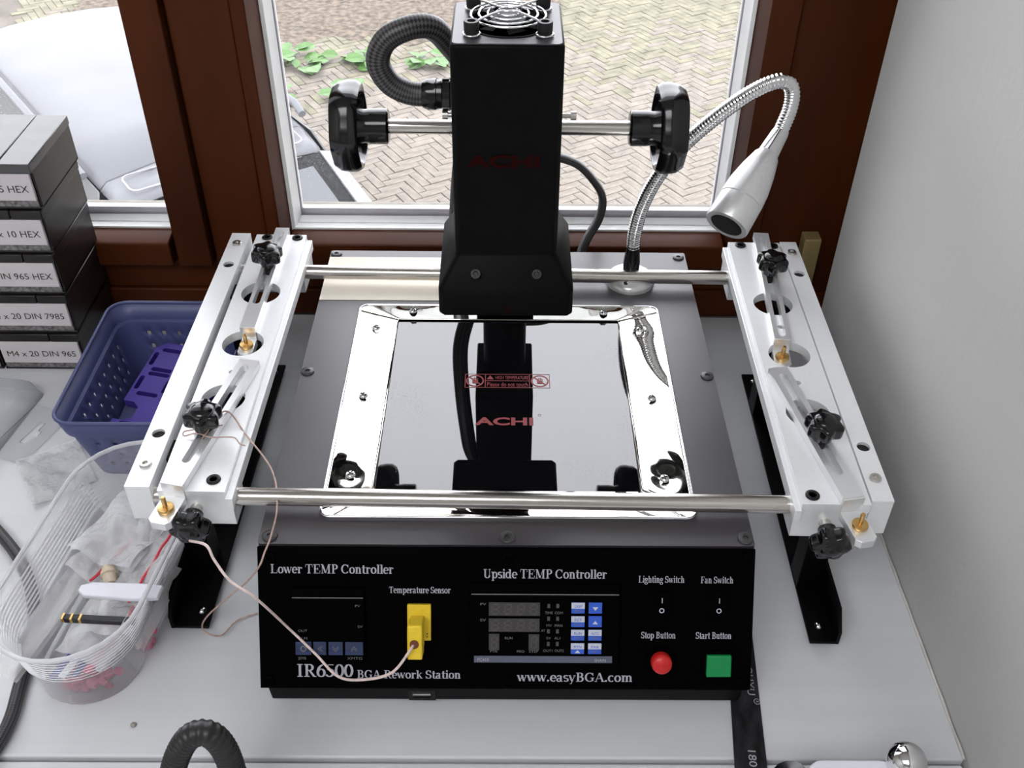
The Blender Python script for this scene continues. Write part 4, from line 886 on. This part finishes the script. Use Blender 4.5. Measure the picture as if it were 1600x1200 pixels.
def sheet(name, c, sx, sy, rz, tilt, amp, seed, m='bag', parent=None, n=16, thick=0, roll=0):
    rnd = random.Random(seed); ph = [rnd.uniform(0, 6) for _ in range(8)]
    R_ = Matrix.Rotation(rz, 3, 'Z') @ Matrix.Rotation(tilt, 3, 'X') @ Matrix.Rotation(roll, 3, 'Y')
    def fn(u, v):
        x, y = (u - .5) * sx, (v - .5) * sy
        z = amp * (math.sin(u * 7 + ph[0] + 2 * math.sin(v * 3 + ph[1])) * .5 + math.sin(v * 9 + ph[2] + u * 4) * .35 + math.sin((u + v) * 15 + ph[3]) * .2)
        return R_ @ Vector((x, y, z)) + Vector(c)
    return MB().grid(fn, n, n).build(name, m, parent, smooth=80, solid=thick)
def bag(c, sx, sy, rz, tilt, amp, seed, label, zip_=None, roll=0, fill=None):
    b = thing('zip_bag', label, 'bag', (c[0], c[1], c[2] - .004)); 
    sheet('front_film', c, sx, sy, rz, tilt, amp, seed, 'bag', b, roll=roll)
    sheet('back_film', (c[0] + .001, c[1] + .001, c[2] - .004), sx, sy, rz, tilt, amp, seed + 5, 'bag', b, roll=roll)
    if zip_:
        R_ = Matrix.Rotation(rz, 3, 'Z') @ Matrix.Rotation(tilt, 3, 'X') @ Matrix.Rotation(roll, 3, 'Y'); q = []
        for k in range(13): q.append(R_ @ Vector((zip_ * sx, (k / 12 - .5) * sy, .0020 + .0008 * math.sin(k * 1.7 + seed))) + Vector(c))
        MB().tube(q, .0011, 6).build('zip_line', 'redline', b, smooth=60)
    return b
bag((-.2790, .0760, .048), .050, .085, -.30, -.10, .006, 3, 'crinkled clear bag at the back end of the tub', None, .10)
bag((-.2560, .0420, .047), .034, .090, -.16, -.06, .004, 9, 'clear bag with a red zip line along the tub edge', .16, -.22)
bag((-.2640, .0080, .041), .036, .055, -.16, .05, .004, 12, 'short clear bag with a red zip near the white spatula', .20, -.15)
bag((-.2800, -.0100, .034), .040, .050, -.35, .10, .004, 21, 'clear bag over blue strips at the front of the tub', None, .05)
bag((-.3160, .0120, .036), .017, .125, -.30, .05, .003, 33, 'long narrow clear bag along the outer tub wall', None, .55)
bag((-.2500, .0100, .040), .022, .070, -.14, .02, .003, 57, 'folded clear bag against the inner tub wall beside the foot', None, 1.1)
bag((-.2880, .0480, .042), .040, .050, -.5, .06, .005, 71, 'crumpled clear bag in the middle of the tub', .1, .2)
# blue strips, spatula, connector, roll
for k in range(5):
    x = -.2960 + .0075 * k
    tag(MB().box((-.0026, -.026, 0), (.0026, .026, .0012), Matrix.Rotation(-.42, 3, 'Z') @ Matrix.Rotation(.08, 3, 'X'), (x, -.0215 + .002 * k, .0235 + .0013 * (k % 2))).build('component_strip', ['navy', 'whiteplastic', 'navy', 'pink', 'whiteplastic'][k], bevel=.0002),
        ['navy blue film strip at the front of the tub', 'white strip between navy film strips in the tub', 'second navy film strip in the tub', 'pink strip beside the white strips in the tub', 'white strip at the right of the tub front'][k], 'strip')
tag(MB().prism([(-.030, -.0025), (-.024, -.0065), (.012, -.0080), (.030, -.0060), (.030, .0050), (.012, .0060), (-.022, .0055), (-.030, .0025)], 0, .0035, lambda x, y, z: tuple(Matrix.Rotation(-.12, 3, 'Z') @ Matrix.Rotation(-.10, 3, 'Y') @ Vector((x, y, z)) + Vector((-.2665, .0060, .0520)))).build('plastic_spatula', 'whiteplastic', bevel=.0008), 'white plastic spatula resting on the bags in the tub', 'spatula')
cn = thing('flat_connector', 'black flat connector with gold end in the tub', 'connector', (-.2860, -.0120, .0440))
MB().box((-.024, -.0022, 0), (.024, .0022, .0045), Matrix.Rotation(-.05, 3, 'Z'), (-.2770, -.0130, .0440)).build('housing', 'knob', cn, bevel=.0004)
for k in range(3): MB().box((-.0256 + k * .006, -.0026, .0008), (-.0238 + k * .006, .0026, .0049), Matrix.Rotation(-.05, 3, 'Z'), (-.2770, -.0130, .0440)).build('gold_contact', 'brass', cn, bevel=.0003)
tag(MB().cyl((-.2860, .0350, .043), (-.2800, .0200, .042), .0050, 16).lathe([(.0062, .004), (.0062, .007), (.0050, .0072)], (-.2860, .0350, .043), (.006, -.015, -.001), 16).build('thread_spool', mat('beige_spool', (.62, .52, .40), .5, noise=((80, 80, 80), .2)), smooth=40), 'small beige spool under the clear bags in the tub', 'spool')
rnd = random.Random(5)
for k in range(22):
    a = rnd.uniform(-2.6, -.5); rr_ = rnd.uniform(.012, .026)
    x, y = -.2890 + rr_ * math.cos(a) * 1.0, -.0160 + rr_ * math.sin(a)
    if k > 17: x, y = -.2600 + .002 * (k - 18), .004 * (k - 18) - .006
    zz = .0030 + (.0066 if k % 3 == 0 else 0)
    s_ = rnd.uniform(.0026, .0040)
    tag(MB().box((-s_, -s_ * .8, -s_ * .7), (s_, s_ * .8, s_ * .7), Matrix.Rotation(rnd.uniform(0, 3), 3, 'Z') @ Matrix.Rotation(rnd.uniform(-.3, .3), 3, 'X'), (x, y, zz)).build('pink_bit', 'pink', bevel=.0009), 'little pink plastic bit at the bottom of the tub', 'bead', 'pink bits in the tub')

# ================================================================== things on the sill at the far side
cl = thing('blister_pack', 'empty clear blister pack with a hang tab on the sill', 'packaging', (-.4500, .2330, 0))
def fr_pack(z): return None
mb = MB()
lv = [(0, 0, .0005), (.004, 0, .016), (.006, .004, .019)]
for ins, _, z in lv: mb.v += [Vector((x, y, z)) for x, y in rotz2(rrect(-.034 + ins, -.046 + ins, .034 - ins, .046 - ins, .006, 4), -.15, (-.4700, .2390))]
n = 20 + 0
n = len(rrect(0, 0, 1, 1, .1, 4))
for k in range(2):
    for j in range(n): j2 = (j + 1) % n; mb.f.append((k * n + j, k * n + j2, (k + 1) * n + j2, (k + 1) * n + j))
mb.f.append(tuple(2 * n + j for j in range(n)))
mb.build('blister', 'clam', cl, smooth=30)
me = plate_mesh('hang_tab', rotz2(rrect(-.034, -.020, .034, .020, .003, 3), 1.25, (-.4240, .2230)), [rotz2([(-.014, -.003), (-.004, -.003), (-.003, -.007), (.003, -.007), (.004, -.003), (.014, -.003), (.014, .003), (-.014, .003)], 1.25, (-.4215, .2240))], .0004, .0012)
o = link('hang_tab', me, 'clam', cl); o.location = -ORG[cl]
b = thing('flat_bag', 'flat crinkled clear bag on the sill by the basket', 'bag', (-.3800, .1750, 0))
sheet('film', (-.3830, .1740, .0030), .052, .062, math.radians(33), 0, .0020, 44, 'bag', b)
tag(weave(MB().tube(resample(smooth_path([(-1.0000, .2000, .0050), (-.7000, .1900, .0050), (-.5300, .1640, .0050), (-.4700, .1420, .0050), (-.4250, .1200, .0050), (-.3950, .0950, .0050), (-.3680, .0640, .0050), (-.3470, .0250, .0050), (-.3380, -.0120, .0050), (-.3340, -.0400, .0050), (-.3310, -.0650, .0050), (-.3340, -.0900, .0050), (-.3460, -.1200, .0020)], 10), .003), .0046, 12).build('braided_cord', 'braid', smooth=60), 12, .003, .0012), 'black braided cord running behind the clear tub', 'cord')
tag(MB().lathe([(.0012, 0), (.0022, .0007), (.0018, .0018), (0, .0024)], (-.2497, -.0645, 0), (.1, 0, 1), 7).build('solder_crumb', mat('grey_crumb', (.35, .31, .28), .6, noise=((900, 900, 900), .4)), smooth=30), 'tiny grey solder crumb on the white sill', 'crumb')
tag(MB().box((.2830, .388, 0), (.2990, .404, .105)).build('wood_strip', 'olive', bevel=.001), 'raw wooden strip standing against the window frame', 'wood strip')

# ================================================================== worn steel blade under the station
bl_ = thing('steel_blade', 'worn black steel blade lying under the station edge', 'ruler', (.172, -.05, 0))
MB().prism([(.1825, .0420), (.1645, .0420), (.1480, -.1050), (.1695, -.1050)][::-1], .0003, .0016).build('blade', 'blade', bl_)
ev = Vector((.0110, .075, 0)).normalized(); 
def btext(txt, x, y, h, wd):
    ey = Vector((1, -.08, 0)).normalized(); ex = Vector((.08, 1, 0)).normalized() * -1
    return lettering('blade_words', text_mesh(txt, h, 'LEFT', wd), 'print', bl_, (x, y, .0018), ex, ey)
btext('OLIXU', .1693, -.0165, .0052, .0230); btext('180', .1600, -.0800, .0052, .0115)
mm = MB(); 
for r0, r1 in ((.0019, .0023),): mm.add([(.1728 + r * math.cos(a), -.0452 + r * math.sin(a), .0018) for r in (r0, r1) for a in [2 * PI * k / 18 for k in range(18)]], [(k, (k + 1) % 18, 18 + (k + 1) % 18, 18 + k) for k in range(18)])
mm.build('registered_mark', 'print', bl_)
lettering('blade_words', text_mesh('R', .0018, 'CENTER'), 'print', bl_, (.1721, -.0452, .0018), (-.08, -1, 0), (1, -.08, 0))

# ================================================================== desk in front and tools on it
dk = thing('desk', 'white desk pushed against the sill edge', 'desk', (-.45, -.45, -.75))
MB().box((-1.25, -.86, -.030), (.300, -.0895, -.0015)).build('desk_top', 'desk', dk, bevel=.0015)
for x in (-1.20, .24):
    for y in (-.80, -.15): MB().box((x, y, -.75), (x + .05, y + .05, -.030)).build('leg', 'bead', dk, bevel=.002)
fx = thing('flexible_arm', 'black ribbed flexible arm arching at the desk edge', 'flexible arm', (-.195, -.15, -.0015))
ap = resample(smooth_path([(-.2040, -.1500, .012), (-.2010, -.1440, .0300), (-.1945, -.1380, .0560), (-.1870, -.1340, .0800), (-.1770, -.1310, .0970), (-.1665, -.1300, .0985), (-.1600, -.1310, .0850), (-.1575, -.1340, .0600), (-.1570, -.1380, .0300), (-.1570, -.1400, .010)], 10), .0006)
MB().tube(ap, lambda i, n: .0072 * (1 + .06 * math.sin(2 * PI * i * .0006 / .0030)), 16).build('ribbed_neck', 'rubber', fx, smooth=70)
for x, y in ((-.2040, -.1500), (-.1570, -.1400)): MB().lathe([(.0160, 0), (.0160, .006), (.0090, .010), (.0085, .016)], (x, y, -.0015), (0, 0, 1), 24).build('socket', 'rubber', fx, smooth=40)
vs_ = thing('ball_vise', 'chrome ball joint stand with white jaw plate and black knob', 'stand', (.215, -.13, -.0015))
MB().lathe([(.030, 0), (.030, .004), (.012, .010), (.0085, .014), (.0085, .045)], (.2300, -.1420, -.0015), (.05, .02, 1), 28).build('stem', 'chrome', vs_, smooth=40)
MB().lathe([(.0118 * math.sin(PI * k / 16) + (1e-7 if k in (0, 16) else 0), -.0118 * math.cos(PI * k / 16)) for k in range(17)], (.2372, -.1230, .0600), (0, 0, 1), 32).build('ball', 'chrome', vs_, smooth=80)
MB().lathe([(.0085, 0), (.0100, .012), (.0100, .020)], (.2330, -.1420, .040), (.0042, .019, .020), 24).build('ball_cup', 'chrome', vs_, smooth=40)
MB().prism(rrect(.1790, -.1900, .2330, -.1195, .010), .0480, .0560).build('jaw_plate', 'whiteplastic', vs_, bevel=.0012)
MB().box((.2000, -.1700, .010), (.2200, -.1500, .0480)).build('jaw_post', 'whiteplastic', vs_, bevel=.001)
MB().lathe([(.0085, 0), (.0095, .001), (.0095, .007), (.0088, .008), (0, .0082)], (.1700, -.1290, .0480), (-.25, .45, .85), 12).build('clamp_knob', 'knob', vs_, smooth=30)
MB().cyl((.1700, -.1290, .0480), (.1815, -.1500, .0500), .0030, 10).build('knob_rod', 'knob', vs_)

# ================================================================== unseen ceiling panel added for room fill (behind the viewer)
cl_ = thing('fill_panel', 'unseen ceiling panel added to fill the room with light', 'light', (-.65, -1.3, 1.75))
MB().box((-1.30, -1.75, 1.715), (.0, -.85, 1.75)).build('fill_frame', 'bead', cl_, bevel=.003)
MB().box((-1.27, -1.72, 1.709), (-.03, -.88, 1.7149)).build('diffuser', 'lamp', cl_)

# ================================================================== car in the yard
cr = thing('parked_car', 'white hatchback parked on the brick yard below the window', 'car', (-1.9, 5.2, GZ), math.radians(-53))
ORG[cr] = Vector()
def csec(mb, secs, seg_close=True):
    n = len(secs[0]); o = len(mb.v)
    for s_ in secs: mb.v += [Vector(p) for p in s_]
    for k in range(len(secs) - 1):
        for j in range(n - 1): mb.f.append((o + k * n + j, o + k * n + j + 1, o + (k + 1) * n + j + 1, o + (k + 1) * n + j))
    return mb
# local axes: +x towards the tail (towards the window), y across, z up
def body_sec(x, hw_, z0, zb, zt):      # lower shell section, open below
    return [(x, -hw_ * .92, z0), (x, -hw_, z0 + .18), (x, -hw_ * .99, zb), (x, -hw_ * .88, zt), (x, 0, zt + .02), (x, hw_ * .88, zt), (x, hw_ * .99, zb), (x, hw_, z0 + .18), (x, hw_ * .92, z0)]
csec(MB(), [body_sec(-4.35, .60, .30, .50, .60), body_sec(-4.25, .76, .22, .60, .70), body_sec(-3.5, .85, .20, .72, .86), body_sec(-2.9, .86, .20, .80, .95), body_sec(-.2, .86, .20, .84, .97), body_sec(.55, .85, .22, .84, .96), body_sec(.80, .80, .26, .74, .86), body_sec(.86, .70, .34, .60, .66)]).build('car_body', 'carpaint', cr, smooth=35, solid=.01)
def cab(x, hw_, zt, crown=.03): return [(x, -hw_, zt - .05), (x, -hw_ * .93, zt - .012), (x, -hw_ * .5, zt + crown * .6), (x, 0, zt + crown), (x, hw_ * .5, zt + crown * .6), (x, hw_ * .93, zt - .012), (x, hw_, zt - .05)]
csec(MB(), [cab(-2.65, .60, 1.36), cab(-2.3, .65, 1.43), cab(-.3, .66, 1.45), cab(.20, .64, 1.43)]).build('roof', 'carpaint', cr, smooth=40, solid=.02)
csec(MB(), [cab(.212, .64, 1.427), cab(.42, .62, 1.40, .025), cab(.46, .61, 1.37, .02)]).build('roof_spoiler', 'carpaint', cr, smooth=40, solid=.02)
for s in (-1, 1):
    q = [(.25 + x * .17, s * (.36 + y * .17), 1.451 - .02 * x) for x, y in [(a, b) for a, b in rrect(0, -1, 1, 1, .25, 4)]]
    MB().tube(q, .006, 6, True).build('panel_gap', 'cargrey', cr)
    MB().tube([(-2.60, s * .655, 1.40), (-2.4, s * .69, 1.45), (.0, s * .70, 1.47), (.10, s * .69, 1.44)], .026, 8).build('roof_rail', 'carpaint', cr, smooth=60)
    csec(MB(), [[(x, s * .845, .95), (x2, s * .665, 1.40)] for x, x2 in ((-3.25, -2.55), (-2.5, -2.3), (-.3, -.3), (.45, .25))]).build('side_window', 'carglass', cr, solid=.01)
    MB().tube([(-2.3, s * .845, .955), (.45, s * .84, .955)], .02, 6).build('window_trim', 'cartrim', cr)
    csec(MB(), [[(.46, s * .60, 1.36), (.46, s * .69, 1.33)], [(.84, s * .74, .94), (.80, s * .84, .94)]]).build('rear_pillar', 'cargrey', cr, solid=.02)
    for xw in (-3.55, .20): MB().lathe([(.20, 0), (.31, .02), (.32, .10), (.31, .18), (.20, .20)], (xw, s * .66, .32), (0, s, 0), 24).build('wheel', 'tyre', cr, smooth=40)
    MB().box((-2.92, s * .95 - .09, .98), (-2.80, s * .95 + .09, 1.10)).build('side_mirror', 'carpaint', cr, bevel=.03)
csec(MB(), [[(.462, -.61, 1.352), (.466, 0, 1.372), (.462, .61, 1.352)], [(.82, -.76, .95), (.88, 0, .96), (.82, .76, .95)]]).build('rear_window_border', 'cartrim', cr, solid=.01)
csec(MB(), [[(.515, -.52, 1.305), (.520, 0, 1.322), (.515, .52, 1.305)], [(.815, -.63, .975), (.868, 0, .99), (.815, .63, .975)]]).build('rear_window', mat('light_car_glass', (.10, .104, .110), .3, spec=.3, noise=((2, 2, 2), .04)), cr, solid=.02)
csec(MB(), [[(-3.26, -.80, .955), (-3.28, 0, .965), (-3.26, .80, .955)], [(-2.66, -.60, 1.34), (-2.68, 0, 1.37), (-2.66, .60, 1.34)]]).build('windscreen', 'carglass', cr, solid=.01)
csec(MB(), [[(.82, -.78, .948), (.88, 0, .958), (.82, .78, .948)], [(.90, -.74, .62), (.95, 0, .62), (.90, .74, .62)]]).build('tailgate', 'carpaint', cr, solid=.02)
MB().prism(rrect(-.80, .30, .80, .56, .08), .80, 1.02, lambda a, b, c: (c - .02 * abs(a), a, b)).build('rear_bumper', 'carpaint', cr, bevel=.03)

# ================================================================== weeds at the yard edge
lm = bpy.data.meshes.new('leaf'); L_ = .5
lm.from_pydata([(0, 0, 0), (.35, -.32, .06), (.75, -.30, .05), (1, 0, -.04), (.75, .30, .05), (.35, .32, .06), (.5, 0, .0)], [], [(0, 1, 6), (1, 2, 6), (2, 3, 6), (3, 4, 6), (4, 5, 6), (5, 0, 6)]); lm.materials.append(M['leaf'])
rnd = random.Random(3)
spots = [(-2.30, 9.85, .42, 34, 'largest green weed at the yard edge beside the window post'), (-1.45, 9.80, .20, 16, 'green weed next to the largest weed at the yard edge'), (-1.55, 9.05, .15, 9, 'small low green weed in the brick joints'), (-.80, 9.90, .18, 13, 'loose green weed among the leaf litter'), (-.30, 9.20, .12, 7, 'tiny green weed among the leaf litter'), (-.05, 9.98, .30, 24, 'pale green weed behind the heater head tower'), (-2.40, 9.00, .24, 16, 'green weed growing on the bricks near the car')]
for x, y, r0, n, lb_ in spots:
    p_ = thing('weed', lb_, 'plant', (x, y, GZ), 0)
    MB().cyl((x, y, GZ), (x, y, GZ + .05), .012, 8).build('stem', 'leaf', p_)
    for k in range(n):
        o = bpy.data.objects.new('leaf', lm); COL.objects.link(o); o.parent = p_
        a = rnd.uniform(0, 2 * PI); q = r0 * math.sqrt(rnd.random()); s_ = rnd.uniform(.15, .25)
        o.location = (q * math.cos(a), q * .7 * math.sin(a), .03 + rnd.uniform(0, .10) * (1 - q / r0 * .6)); o.scale = (s_, s_, s_)
        o.rotation_euler = (rnd.uniform(-.4, .4), rnd.uniform(-.3, .3), rnd.uniform(0, 6.3))
bpy.data.objects.remove(scb)
